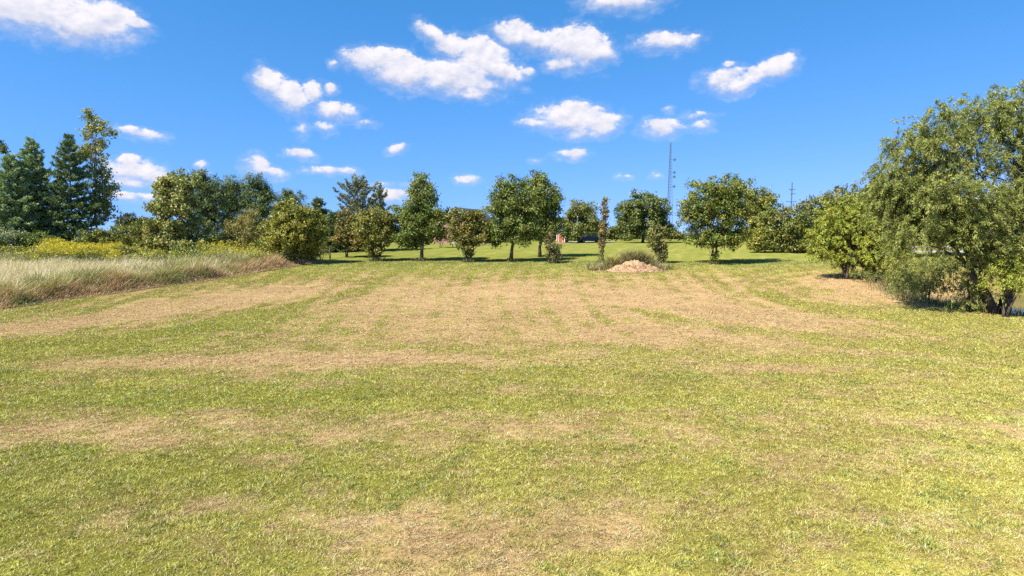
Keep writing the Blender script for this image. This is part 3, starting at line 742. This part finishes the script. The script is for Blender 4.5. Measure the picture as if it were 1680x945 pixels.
def heap_z(x, y):
    r = np.sqrt(((x - cx) / RX) ** 2 + ((y - cy) / RY) ** 2)
    return terrain(x, y) + np.where(r < 1, HM * (1 - np.minimum(r, 1) ** 1.6) * .9, 0)
n = 5200
x = cx + np.clip(R.normal(-.35, 1.75, n), -4.4, 3.9); y = cy + .55 + np.abs(R.normal(0, .8, n)) - .9 * sstep(1.4, 3.2, np.abs(x - cx)) * R.rand(n); z = heap_z(x, y)
h = rnd(n, .25, 1.3) * np.interp(x - cx, [-4, -2, .5, 2, 3.5], [.6, .95, 1.2, 1.0, .55]) * (.45 + 1.15 * vnoise(x * 1.7, y * 1.7))
ln = np.stack([R.normal(0, .35, n), R.normal(0, .3, n), np.zeros(n)], 1) * h[:, None]
cc = jitter((.24, .25, .08), n, .3); br = R.rand(n) < .4; cc[br] = jitter((.38, .28, .15), int(br.sum()), .3)
ye = (np.abs(x - cx + 2) < .5) & (R.rand(n) < .5); ct = cc * 1.1; ct[ye] = (.42, .34, .03)
tag(blades('mound_weeds', np.stack([x, y, z - .03], 1), h, rnd(n, .03, .07), ln, cc * .8, ct, M['grass']),
    'rough green and brown weeds growing on the back of the soil mound', 'weeds', kind='stuff')
n = 2200
aa, ra = rnd(n, 0, 2 * PI), R.rand(n) ** .6 * 1.35
x, y = cx + np.cos(aa) * RX * ra, cy + np.sin(aa) * RY * ra; z = heap_z(x, y)
h = rnd(n, .04, .14); ln = R.normal(0, .22, (n, 3)); ln[:, 2] *= .15
cc = jitter((.46, .32, .18), n, .3)
tag(blades('straw_litter', np.stack([x, y, z - .03], 1), h, rnd(n, .03, .07), ln, cc * .7, cc * 1.1, M['grass']), 'dry straw lying over the bare soil mound', 'straw', kind='stuff')
# grass and weeds round the feet of the row trees, the pond bank
Ps = []
for (px, Y, w) in [(691, 78, .9), (838, 77.5, .8), (1172, 75, 1.0), (768, 76.5, .8), (617, 78, 1.3), (908, 75.5, .8), (990, 75.5, .8), (1081, 75, .7), (488, 75, 2.0)]:
    x = at(px, 400, Y)[0]; Ps.append(np.stack([x + R.normal(0, w * .45, 220), Y + R.normal(0, w * .45, 220)], 1))
P = np.concatenate(Ps); n = len(P); z = terrain(P[:, 0], P[:, 1]); h = rnd(n, .15, .55)
ln = np.stack([R.normal(0, .3, n), R.normal(0, .3, n), np.zeros(n)], 1) * h[:, None]
cc = jitter((.15, .15, .05), n, .3)
tag(blades('trunk_weeds', np.stack([P[:, 0], P[:, 1], z - .02], 1), h, rnd(n, .03, .06), ln, cc * .8, cc * 1.1, M['grass']), 'unmown grass tufts around the feet of the row of trees', 'grass', kind='stuff')
n = 9000
a = rnd(n, PI * .75, PI * 1.45); r = PONDR + R.normal(.6, 1.2, n)
x, y = PONDX + np.cos(a) * r, PONDY + np.sin(a) * r; z = terrain(x, y)
h = rnd(n, .25, .8); ln = np.stack([R.normal(0, .3, n), R.normal(0, .3, n), np.zeros(n)], 1) * h[:, None]
gr = (fbm(x * .5, y * .5, 2) > .45)[:, None]
cc = np.where(gr, jitter((.17, .2, .06), n, .25), jitter((.22, .18, .08), n, .25))
kp = z > PONDZ - .15
tag(blades('bank_reeds', np.stack([x, y, z - .02], 1)[kp], h[kp], rnd(n, .02, .05)[kp], ln[kp], (cc * .8)[kp], (cc * 1.1)[kp], M['grass']),
    'rough grass and reeds along the pond bank under the willow', 'reeds', kind='stuff')
# far rough hedge of weeds behind the lawn
n = 16000
x = rnd(n, -60, 150); y = rnd(n, 168, 176); z = terrain(x, y)
h = rnd(n, .8, 2.2) * (.5 + fbm(x * .15, y * .1, 3)); ln = np.stack([R.normal(0, .25, n), R.normal(0, .2, n), np.zeros(n)], 1) * h[:, None]
cc = jitter((.09, .1, .03), n, .3); k_ = fbm(x * .1 + 4, y * .1, 2) > .52; cc[k_] = jitter((.2, .16, .08), int(k_.sum()), .25)
tag(blades('field_weeds', np.stack([x, y, z - .05], 1), h, rnd(n, .15, .4), ln, cc * .85, cc * 1.1, M['grass']), 'distant strip of tall weeds along the back edge of the far lawn', 'weeds', kind='stuff')

# ------------------------------------------------------------------ house
Yf = 122.0; ap = at(744, 340, Yf); zf = tz(ap[0], Yf)
root = tag(empty('brick_house', (ap[0], Yf, zf), math.radians(-19.5)), 'brick house with a dark gabled roof half hidden behind the row of trees', 'house')
Hr = ap[2] - zf; HW, SL, LN = 4.6, .80, 13.5
He = Hr - HW * SL
MB().prism([(-HW + .45, -.6), (HW - .45, -.6), (HW - .45, He + .2), (0, Hr - .24), (-HW + .45, He + .2)], .4, LN - .4).build('wall', M['brick'], root)
rf = MB().prism([(-HW, He), (0, Hr - .14), (HW, He), (HW, He + .16), (0, Hr + .03), (-HW, He + .16)], 0, LN).build('roof', M['roof'], root)
for q in (-1, 1):
    MB().prism([(q * (HW + .06), He - .12), (0, Hr - .26), (0, Hr - .02), (q * (HW + .06), He + .12)], -.08, -.003).build('fascia', M['white'], root)
for wx in (-3.1, 1.5):
    w_ = MB().box((wx, .34, 1.2), (wx + 1.5, .397, 2.6)).build('window', M['white'], root)
    MB().box((wx + .09, .32, 1.29), (wx + 1.41, .337, 2.51)).build('pane', M['glass'], w_)
d = MB().box((-.5, .34, -.3), (.5, .397, 2.0)).build('door', M['white'], root)
MB().tube([(.35, .34, .9), (.35, .26, .9)], .03).build('handle', M['steel'], d)

# ------------------------------------------------------------------ red shed
Y = 127.0; p = at(920, 400, Y); z = tz(p[0], Y)
root = tag(empty('garden_shed', (p[0], Y, z), math.radians(-26)), 'small red wooden shed with white trim beyond the bushy shrub', 'shed')
prof = [(-.8, -.1), (.8, -.1), (.8, 1.6), (0, 2.0), (-.8, 1.6)]
MB().prism(prof, 0, 1.9).build('wall', M['red'], root)
MB().prism([(-.95, 1.54), (0, 2.01), (.95, 1.54), (.95, 1.62), (0, 2.1), (-.95, 1.62)], -.12, 2.0).build('roof', M['roof'], root)
dd = MB().box((-.38, -.05, .05), (.38, -.003, 1.45)).build('door', M['red'], root)
MB().box((-.44, -.07, .0), (-.383, -.004, 1.52)).box((.383, -.07, 0), (.44, -.004, 1.52)).box((-.38, -.07, 1.453), (.38, -.004, 1.52)).build('frame', M['white'], dd)
for tx in (-.83, .73): MB().box((tx, -.05, 0), (tx + .10, -.003, 1.56)).build('trim', M['white'], root)

dx = np.linspace(at(916, 400, 129)[0], at(1010, 400, 129)[0], 40); dy = np.array([126.2, 127.6, 129, 130.6, 132.2])
X_, Y_ = np.meshgrid(dx, dy); X_, Y_ = X_.ravel(), Y_.ravel(); nd = len(dx)
i_ = (np.arange(len(dy) - 1)[:, None] * nd + np.arange(nd - 1)[None]).ravel()
tag(mesh_np('driveway', np.stack([X_, Y_, terrain(X_, Y_) + .03], 1), [np.stack([i_, i_ + 1, i_ + 1 + nd, i_ + nd], 1)], plain('pale_gravel', (.42, .39, .33), .95, noise=.2, scale=6, spec=.05)), kind='structure')

# ------------------------------------------------------------------ parked car, seen from its left side, nose to the left
Y = 127.5; p = at(968, 400, Y); z = tz(p[0], Y)
root = tag(empty('parked_car', (p[0], Y, z), math.radians(8)), 'dark blue black car parked on the far drive under the hoop', 'car')
body = [(-2.3, .35), (-2.3, .75), (-2.15, .95), (-1.1, 1.05), (-.45, 1.62), (1.5, 1.66), (2.15, 1.15), (2.3, .95), (2.3, .35), (1.85, .3), (1.75, .55), (1.45, .7), (1.15, .55), (1.05, .3), (-1.05, .3), (-1.15, .55), (-1.45, .7), (-1.75, .55), (-1.85, .3)]
bm = MB(); bm.prism(body, -.88, .88)
bmesh.ops.bevel(bm.bm, geom=[e for e in bm.bm.edges if abs(e.verts[0].co.y - e.verts[1].co.y) < .01], offset=.05, segments=2, affect='EDGES')
bm.build('body', M['carpaint'], root)
for s_ in (-.89, .875):
    MB().prism([(-.85, 1.08), (-.38, 1.52), (.4, 1.54), (.4, 1.08)], s_, s_ + .015).build('window', M['glass'], root)
    MB().prism([(.5, 1.08), (.5, 1.54), (1.35, 1.55), (1.75, 1.12)], s_, s_ + .015).build('window', M['glass'], root)
for wx in (-1.45, 1.45):
    for wy in (-.9, .68):
        w = MB().tube([(wx, wy, .32), (wx, wy + .22, .32)], .32, 20).build('wheel', M['tyre'], root)
        MB().tube([(wx, wy - .012, .32), (wx, wy + .01, .32)], .19, 16).build('rim', M['steel'], w)
for wy in (-.62, .62):
    MB().box((-2.33, wy - .2, .68), (-2.22, wy + .2, .86), .02).build('headlight', M['lamp'], root)
MB().box((-2.1, -.93, .66), (-1.96, -.885, .86)).build('side_lamp', M['lamp'], root)

# ------------------------------------------------------------------ basketball hoop
Y = 126.0; p = at(948, 400, Y); z = tz(p[0], Y)
zb = at(948, 373, Y)[2] - z
root = tag(empty('basketball_hoop', (p[0], Y, z)), 'white basketball backboard on a dark pole by the parked car', 'basketball hoop')
MB().tube([(0, .4, -.1), (0, .4, zb - .3), (0, .05, zb)], .06, 8).build('pole', M['towerpaint'], root)
bb = MB().box((-.6, -.03, zb - .42), (.6, .03, zb + .42), .01).build('backboard', plain('backboard_face', (.16, .18, .24), .4), root)
MB().box((-.66, -.05, zb + .423), (.66, .04, zb + .53)).box((-.66, -.05, zb - .53), (.66, .04, zb - .423)).box((-.72, -.05, zb - .53), (-.603, .04, zb + .53)).box((.603, -.05, zb - .53), (.72, .04, zb + .53)).build('border', M['white'], bb)
MB().box((-.25, -.045, zb - .25), (.25, -.033, zb - .2)).box((-.25, -.045, zb + .1), (.25, -.033, zb + .15)).box((-.25, -.045, zb - .197), (-.2, -.033, zb + .097)).box((.2, -.045, zb - .197), (.25, -.033, zb + .097)).build('target_square', M['white'], bb)
ring = [(.23 * math.cos(t), -.30 + .23 * math.sin(t), zb - .24) for t in np.linspace(0, 2 * PI, 17)]
MB().tube(ring, .015, 5).build('rim', M['orange'], root)

# ------------------------------------------------------------------ lattice mast and utility pole
Y = 400.0; p = at(1098, 388, Y); z = tz(p[0], Y)
Ht = at(1098, 235, Y)[2] - z
root = tag(empty('lattice_mast', (p[0], Y, z)), 'tall thin lattice radio mast on the horizon right of the dome shaped tree', 'mast')
def legp(k, t):
    w = 2.1 * (1 - t) + .45 * t; a = math.radians([200, 320, 80][k])
    return np.array([w * math.cos(a) , w * math.sin(a), Ht * t])
mb = MB()
for k in range(3): mb.tube([legp(k, 0), legp(k, .5), legp(k, 1)], [.13, .12, .08] if k else [.3, .26, .16], 5)
mb.build('mast_legs', M['towerpaint'], root)
mb = MB(); NB = 30
for i in range(NB):
    for k in range(3):
        a, b_ = legp(k, i / NB), legp((k + 1) % 3, (i + 1) / NB)
        mb.tube([a, b_], .055, 4); mb.tube([legp(k, (i + 1) / NB), b_], .05, 4)
mb.build('bracing', M['towerpaint'], root)
for rw in (262, 283, 290, 306):
    h = at(1098, rw, Y)[2] - z
    q = MB().tube([(.6, -.2, h), (2.2, -.9, h)], .12, 5).build('antenna_arm', M['towerpaint'], root)
    MB().tube([(2.1, -1.0, h), (2.15, -1.5, h)], [.8, .62], 12).build('antenna_dish', M['towerpaint'], q)
MB().tube([(0, 0, Ht), (0, 0, Ht + 2.2)], [.08, .03], 5).build('spike', M['towerpaint'], root)
Y = 240.0; p = at(1296, 388, Y); z = tz(p[0], Y)
Hp = at(1297, 299, Y)[2] - z
root = tag(empty('utility_pole', (p[0], Y, z)), 'grey utility pole with three crossarms above the right hedgerow', 'utility pole')
MB().tube([(0, 0, -.3), (.2, 0, Hp)], [.32, .2], 8).build('pole', M['towerpaint'], root)
for rw, x0_, x1_ in ((311, -1.0, 1.2), (318, -.2, 1.3), (331, -1.8, 1.8)):
    h = at(1297, rw, Y)[2] - z
    q = MB().box((x0_, -.32, h - .12), (x1_, -.2, h + .12)).build('crossarm', M['towerpaint'], root)
    for xi in (x0_ + .1, x1_ - .1): MB().tube([(xi, -.26, h + .12), (xi, -.26, h + .5)], [.1, .07], 6).build('insulator', M['steel'], q)

# ------------------------------------------------------------------ pale rail fence behind the willow
a, b_ = at(1484, 405, 72), at(1568, 405, 70)
za, zb_ = at(1484, 417, 72)[2] - 1.0, 0
zg = tz(a[0], 71)
root = tag(empty('rail_fence', (a[0], 71, zg)), 'pale two-rail wooden fence seen below the big willow crown', 'fence')
ln_ = b_[0] - a[0] + 3
mb_t = at(1500, 405, 71)[2] - zg
for i in range(5):
    x = i * ln_ / 4
    zz = tz(a[0] + x, 71) - zg
    MB().box((x - .07, -.07, zz - .2), (x + .07, .07, mb_t + .12), .01).build('post', M['wood'], root)
for hh in (mb_t, mb_t - .48):
    MB().box((-.1, -.115, hh - .09), (ln_ + .1, -.073, hh + .09)).build('rail', M['railwood'], root)

# ------------------------------------------------------------------ light, sky, clouds
SUN_EL, SUN_DIR = math.radians(48), Vector((-.80, -.60, 0)).normalized()   # horizontal direction towards the sun
sd = Vector((SUN_DIR.x * math.cos(SUN_EL), SUN_DIR.y * math.cos(SUN_EL), math.sin(SUN_EL)))
sl = bpy.data.lights.new('sun', 'SUN'); sl.energy = 4.9; sl.angle = math.radians(.53); sl.color = (1, .95, .86)
so = bpy.data.objects.new('sun', sl); col.objects.link(so)
so.rotation_euler = (-sd).to_track_quat('-Z', 'Y').to_euler()
EXPO = 1.0
w = bpy.data.worlds.new('World'); sc.world = w; w.use_nodes = True
w.cycles.sampling_method = 'MANUAL'; w.cycles.sample_map_resolution = 256
nt = w.node_tree; N, L = nt.nodes, nt.links; N.clear()
out = N.new('ShaderNodeOutputWorld'); bg = N.new('ShaderNodeBackground'); bg.inputs['Strength'].default_value = .08
sky = N.new('ShaderNodeTexSky'); sky.sky_type = 'NISHITA'; sky.sun_disc = False
sky.sun_elevation = SUN_EL; sky.sun_rotation = math.atan2(SUN_DIR.x, SUN_DIR.y)
sky.air_density = 1.0; sky.dust_density = .2; sky.ozone_density = 2.5; sky.altitude = 300
def math_n(op, a, b=None, clamp=False, tree=nt):
    n = tree.nodes.new('ShaderNodeMath'); n.operation = op; n.use_clamp = clamp
    for i, v in enumerate((a, b)):
        if v is None: continue
        if isinstance(v, (int, float)): n.inputs[i].default_value = v
        else: tree.links.new(v, n.inputs[i])
    return n.outputs[0]
CL = [(40, 15, 130, 42, 0, 1.15), (140, 45, 75, 30, 0, 1.1), (190, 38, 34, 30, 0, 1), (222, 40, 17, 10, 0, .8),
 (605, 100, 36, 22, 0, 1), (655, 118, 62, 28, -12, 1.1), (745, 130, 70, 28, -8, 1.15), (790, 98, 44, 36, 0, 1.15), (825, 118, 36, 20, -20, 1), (706, 54, 26, 14, -25, .95), (742, 80, 36, 22, -25, .95), (778, 156, 20, 8, 0, .9), (866, 122, 11, 8, 0, .65),
 (848, 58, 40, 20, -12, 1), (888, 72, 38, 20, -10, 1), (950, 80, 50, 30, -8, 1.15), (925, 108, 32, 12, 0, .85), (990, 88, 18, 12, 0, .9),
 (1092, 70, 46, 16, 0, .95), (1020, 2, 58, 20, 0, .9),
 (1188, 130, 36, 18, 0, .85), (1212, 142, 32, 14, 8, .95), (1275, 110, 30, 19, 10, 1), (1240, 122, 30, 13, 15, .9), (1196, 104, 10, 5, 0, .6),
 (440, 136, 26, 22, -25, 1.05), (474, 160, 34, 22, -20, 1.1), (514, 155, 15, 18, 0, .85), (548, 183, 36, 15, -10, .85), (545, 147, 11, 8, 0, .75), (548, 106, 9, 6, 0, .5),
 (935, 195, 56, 24, 0, 1.1), (985, 207, 30, 18, 0, 1), (874, 204, 20, 7, 0, .8), (960, 218, 36, 10, 0, .8),
 (1085, 210, 30, 14, 0, .9), (1146, 190, 24, 6, 0, .5), (1150, 208, 16, 9, 0, .5), (1100, 180, 6, 5, 0, .5),
 (228, 222, 34, 9, -8, .65), (250, 225, 16, 8, 0, .5), (220, 280, 44, 18, 0, 1.1), (214, 268, 22, 12, 0, 1), (245, 290, 28, 14, 0, .9), (215, 300, 40, 9, 0, .8), (205, 325, 26, 9, 0, .75), (245, 326, 18, 8, 0, .5),
 (335, 274, 11, 10, 0, .75), (424, 274, 24, 15, -15, .8), (446, 284, 22, 8, 0, .65), (495, 253, 22, 8, -10, .75), (538, 280, 40, 7, 0, .75), (530, 210, 14, 10, 0, .5), (497, 215, 9, 10, 0, .45),
 (652, 246, 17, 6, 12, .7), (767, 294, 20, 7, 0, .8), (942, 253, 26, 8, 0, .75), (640, 321, 36, 11, 0, 1.0), (605, 203, 12, 6, 0, .42), (880, 263, 10, 5, 0, .42), (1026, 291, 10, 4, 0, .42), (1072, 290, 8, 4, 0, .4), (620, 302, 16, 5, 0, .5), (685, 302, 16, 4, 0, .42)]
def azel(px, py):
    d = ray(px, py); d = d / np.linalg.norm(d)
    return math.atan2(d[0], d[1]), math.asin(d[2])
gt = bpy.data.node_groups.new('cloud_field', 'ShaderNodeTree')
gt.interface.new_socket('Vector', in_out='INPUT', socket_type='NodeSocketVector')
gt.interface.new_socket('Field', in_out='OUTPUT', socket_type='NodeSocketFloat'); gt.interface.new_socket('Height', in_out='OUTPUT', socket_type='NodeSocketFloat')
gi, go = gt.nodes.new('NodeGroupInput'), gt.nodes.new('NodeGroupOutput')
acc = None; num = den = None
for (px, py, rx, ry, rot, wt) in CL:
    a, e = azel(px, py); a1, e1 = azel(px + rx, py); a2, e2 = azel(px, py - ry)
    mp = gt.nodes.new('ShaderNodeMapping'); mp.vector_type = 'TEXTURE'
    mp.inputs['Location'].default_value = (a, e, 0); mp.inputs['Rotation'].default_value = (0, 0, math.radians(rot))
    mp.inputs['Scale'].default_value = (abs(a1 - a) * 1.28, abs(e2 - e) * 1.28, 1)
    if acc is None: gt.links.new(gi.outputs[0], mp.inputs[0])
    else:      # the tiny term only makes the nodes evaluate one after another
        ma = gt.nodes.new('ShaderNodeVectorMath'); ma.operation = 'MULTIPLY_ADD'; ma.inputs[1].default_value = (1e-9, 1e-9, 0)
        gt.links.new(acc, ma.inputs[0]); gt.links.new(gi.outputs[0], ma.inputs[2]); gt.links.new(ma.outputs[0], mp.inputs[0])
    dt = gt.nodes.new('ShaderNodeVectorMath'); dt.operation = 'LENGTH'; gt.links.new(mp.outputs[0], dt.inputs[0])
    v = gt.nodes.new('ShaderNodeMath'); v.operation = 'MULTIPLY_ADD'; v.inputs[1].default_value = -wt; v.inputs[2].default_value = wt
    gt.links.new(dt.outputs['Value'], v.inputs[0])
    sx = gt.nodes.new('ShaderNodeSeparateXYZ'); gt.links.new(mp.outputs[0], sx.inputs[0])
    wv_ = math_n('MAXIMUM', v.outputs[0], 0.0, tree=gt)
    num = math_n('MULTIPLY', wv_, sx.outputs[1], tree=gt) if num is None else math_n('ADD', num, math_n('MULTIPLY', wv_, sx.outputs[1], tree=gt), tree=gt)
    den = wv_ if den is None else math_n('ADD', den, wv_, tree=gt)
    if acc is None: acc = v.outputs[0]
    else:
        m_ = gt.nodes.new('ShaderNodeMath'); m_.operation = 'SMOOTH_MAX'; m_.inputs[2].default_value = .18
        gt.links.new(acc, m_.inputs[0]); gt.links.new(v.outputs[0], m_.inputs[1]); acc = m_.outputs[0]
gt.links.new(acc, go.inputs[0]); gt.links.new(math_n('DIVIDE', num, math_n('ADD', den, .002, tree=gt), tree=gt), go.inputs[1])
tc = N.new('ShaderNodeTexCoord')
sep = N.new('ShaderNodeSeparateXYZ'); L.new(tc.outputs['Generated'], sep.inputs[0])
az = math_n('ARCTAN2', sep.outputs[0], sep.outputs[1]); el = math_n('ARCSINE', sep.outputs[2])
cb = N.new('ShaderNodeCombineXYZ'); L.new(az, cb.inputs[0]); L.new(el, cb.inputs[1])
def vmath(op, a, b):
    n = N.new('ShaderNodeVectorMath'); n.operation = op
    for i, v in enumerate((a, b)):
        if isinstance(v, tuple): n.inputs[i].default_value = v
        else: L.new(v, n.inputs[i])
    return n.outputs[0]
def noise(vec, scale, detail, rough, dist=0):
    n = N.new('ShaderNodeTexNoise'); n.inputs['Scale'].default_value = scale; n.inputs['Detail'].default_value = detail
    n.inputs['Roughness'].default_value = rough; n.inputs['Distortion'].default_value = dist
    L.new(vec, n.inputs['Vector']); return n
def cloud_density(vec):
    st = vmath('MULTIPLY', vec, (1, 1.5, 1))
    wp = noise(st, 26, 3, .55)
    wv = vmath('MULTIPLY', vmath('SUBTRACT', wp.outputs['Color'], (.5, .5, .5)), (.030, .018, 0))
    g_ = N.new('ShaderNodeGroup'); g_.node_tree = gt; L.new(vmath('ADD', vec, wv), g_.inputs[0])
    f = noise(st, 38, 11, .69, .25)
    f2 = noise(vmath('ADD', st, (-.006, .013, 0)), 38, 5, .6, .25)
    d = math_n('ADD', g_.outputs[0], math_n('MULTIPLY', math_n('SUBTRACT', f.outputs['Fac'], .5), 1.55))
    return d, math_n('SUBTRACT', f.outputs['Fac'], f2.outputs['Fac']), g_.outputs[1]
d0, relief, hgt = cloud_density(cb.outputs[0])
mr = N.new('ShaderNodeMapRange'); mr.interpolation_type = 'SMOOTHSTEP'
mr.inputs[1].default_value = -.06; mr.inputs[2].default_value = .66
L.new(d0, mr.inputs[0])
base_ = N.new('ShaderNodeMapRange'); base_.interpolation_type = 'SMOOTHSTEP'
base_.inputs[1].default_value = -.65; base_.inputs[2].default_value = .3; base_.inputs[3].default_value = .1; base_.inputs[4].default_value = .82
L.new(hgt, base_.inputs[0])
lit = math_n('ADD', math_n('MULTIPLY', relief, 1.7), base_.outputs[0], True)
soft = N.new('ShaderNodeMapRange'); soft.inputs[1].default_value = -.5; soft.inputs[2].default_value = .6; soft.inputs[3].default_value = 1.0; soft.inputs[4].default_value = .26
L.new(hgt, soft.inputs[0]); L.new(soft.outputs[0], mr.inputs[2])
cc_ = N.new('ShaderNodeMix'); cc_.data_type = 'RGBA'
K = 1 / (.08 * 2 ** EXPO)
cc_.inputs[6].default_value = (.58 * K, .63 * K, .82 * K, 1); cc_.inputs[7].default_value = (1.02 * K, .98 * K, 1.02 * K, 1)
L.new(lit, cc_.inputs[0])
spl = N.new('ShaderNodeSeparateColor'); L.new(sky.outputs[0], spl.inputs[0])
tint = N.new('ShaderNodeCombineColor')        # deeper blue overhead, paler low down, as the photograph's processing has it
L.new(math_n('MINIMUM', math_n('MULTIPLY', math_n('POWER', spl.outputs[0], 1.9), .40), 5.0), tint.inputs[0])
L.new(math_n('MULTIPLY', spl.outputs[1], 1.07), tint.inputs[1]); L.new(math_n('MULTIPLY', spl.outputs[2], 1.47), tint.inputs[2])
rv = N.new('ShaderNodeVectorMath'); rv.operation = 'MULTIPLY_ADD'; rv.inputs[1].default_value = (1, 1, .95); rv.inputs[2].default_value = (0, 0, .165)
L.new(tc.outputs['Generated'], rv.inputs[0])
nv = N.new('ShaderNodeVectorMath'); nv.operation = 'NORMALIZE'; L.new(rv.outputs[0], nv.inputs[0]); L.new(nv.outputs[0], sky.inputs['Vector'])
mx = N.new('ShaderNodeMix'); mx.data_type = 'RGBA'
wisp = N.new('ShaderNodeMapRange'); wisp.interpolation_type = 'SMOOTHSTEP'
wisp.inputs[1].default_value = -.34; wisp.inputs[2].default_value = .5; wisp.inputs[4].default_value = .34
L.new(d0, wisp.inputs[0])
L.new(math_n('MAXIMUM', math_n('MULTIPLY', mr.outputs[0], .97), wisp.outputs[0]), mx.inputs[0]); L.new(tint.outputs[0], mx.inputs[6]); L.new(cc_.outputs[2], mx.inputs[7])
L.new(mx.outputs[2], bg.inputs['Color']); L.new(bg.outputs[0], out.inputs[0])

# ------------------------------------------------------------------ render settings
sc.view_settings.view_transform = 'Standard'; sc.view_settings.look = 'None'
sc.view_settings.exposure = EXPO; sc.view_settings.gamma = 1
sc.cycles.max_bounces = 6; sc.cycles.diffuse_bounces = 3; sc.cycles.transmission_bounces = 3; sc.cycles.glossy_bounces = 2
sc.cycles.use_denoising = False
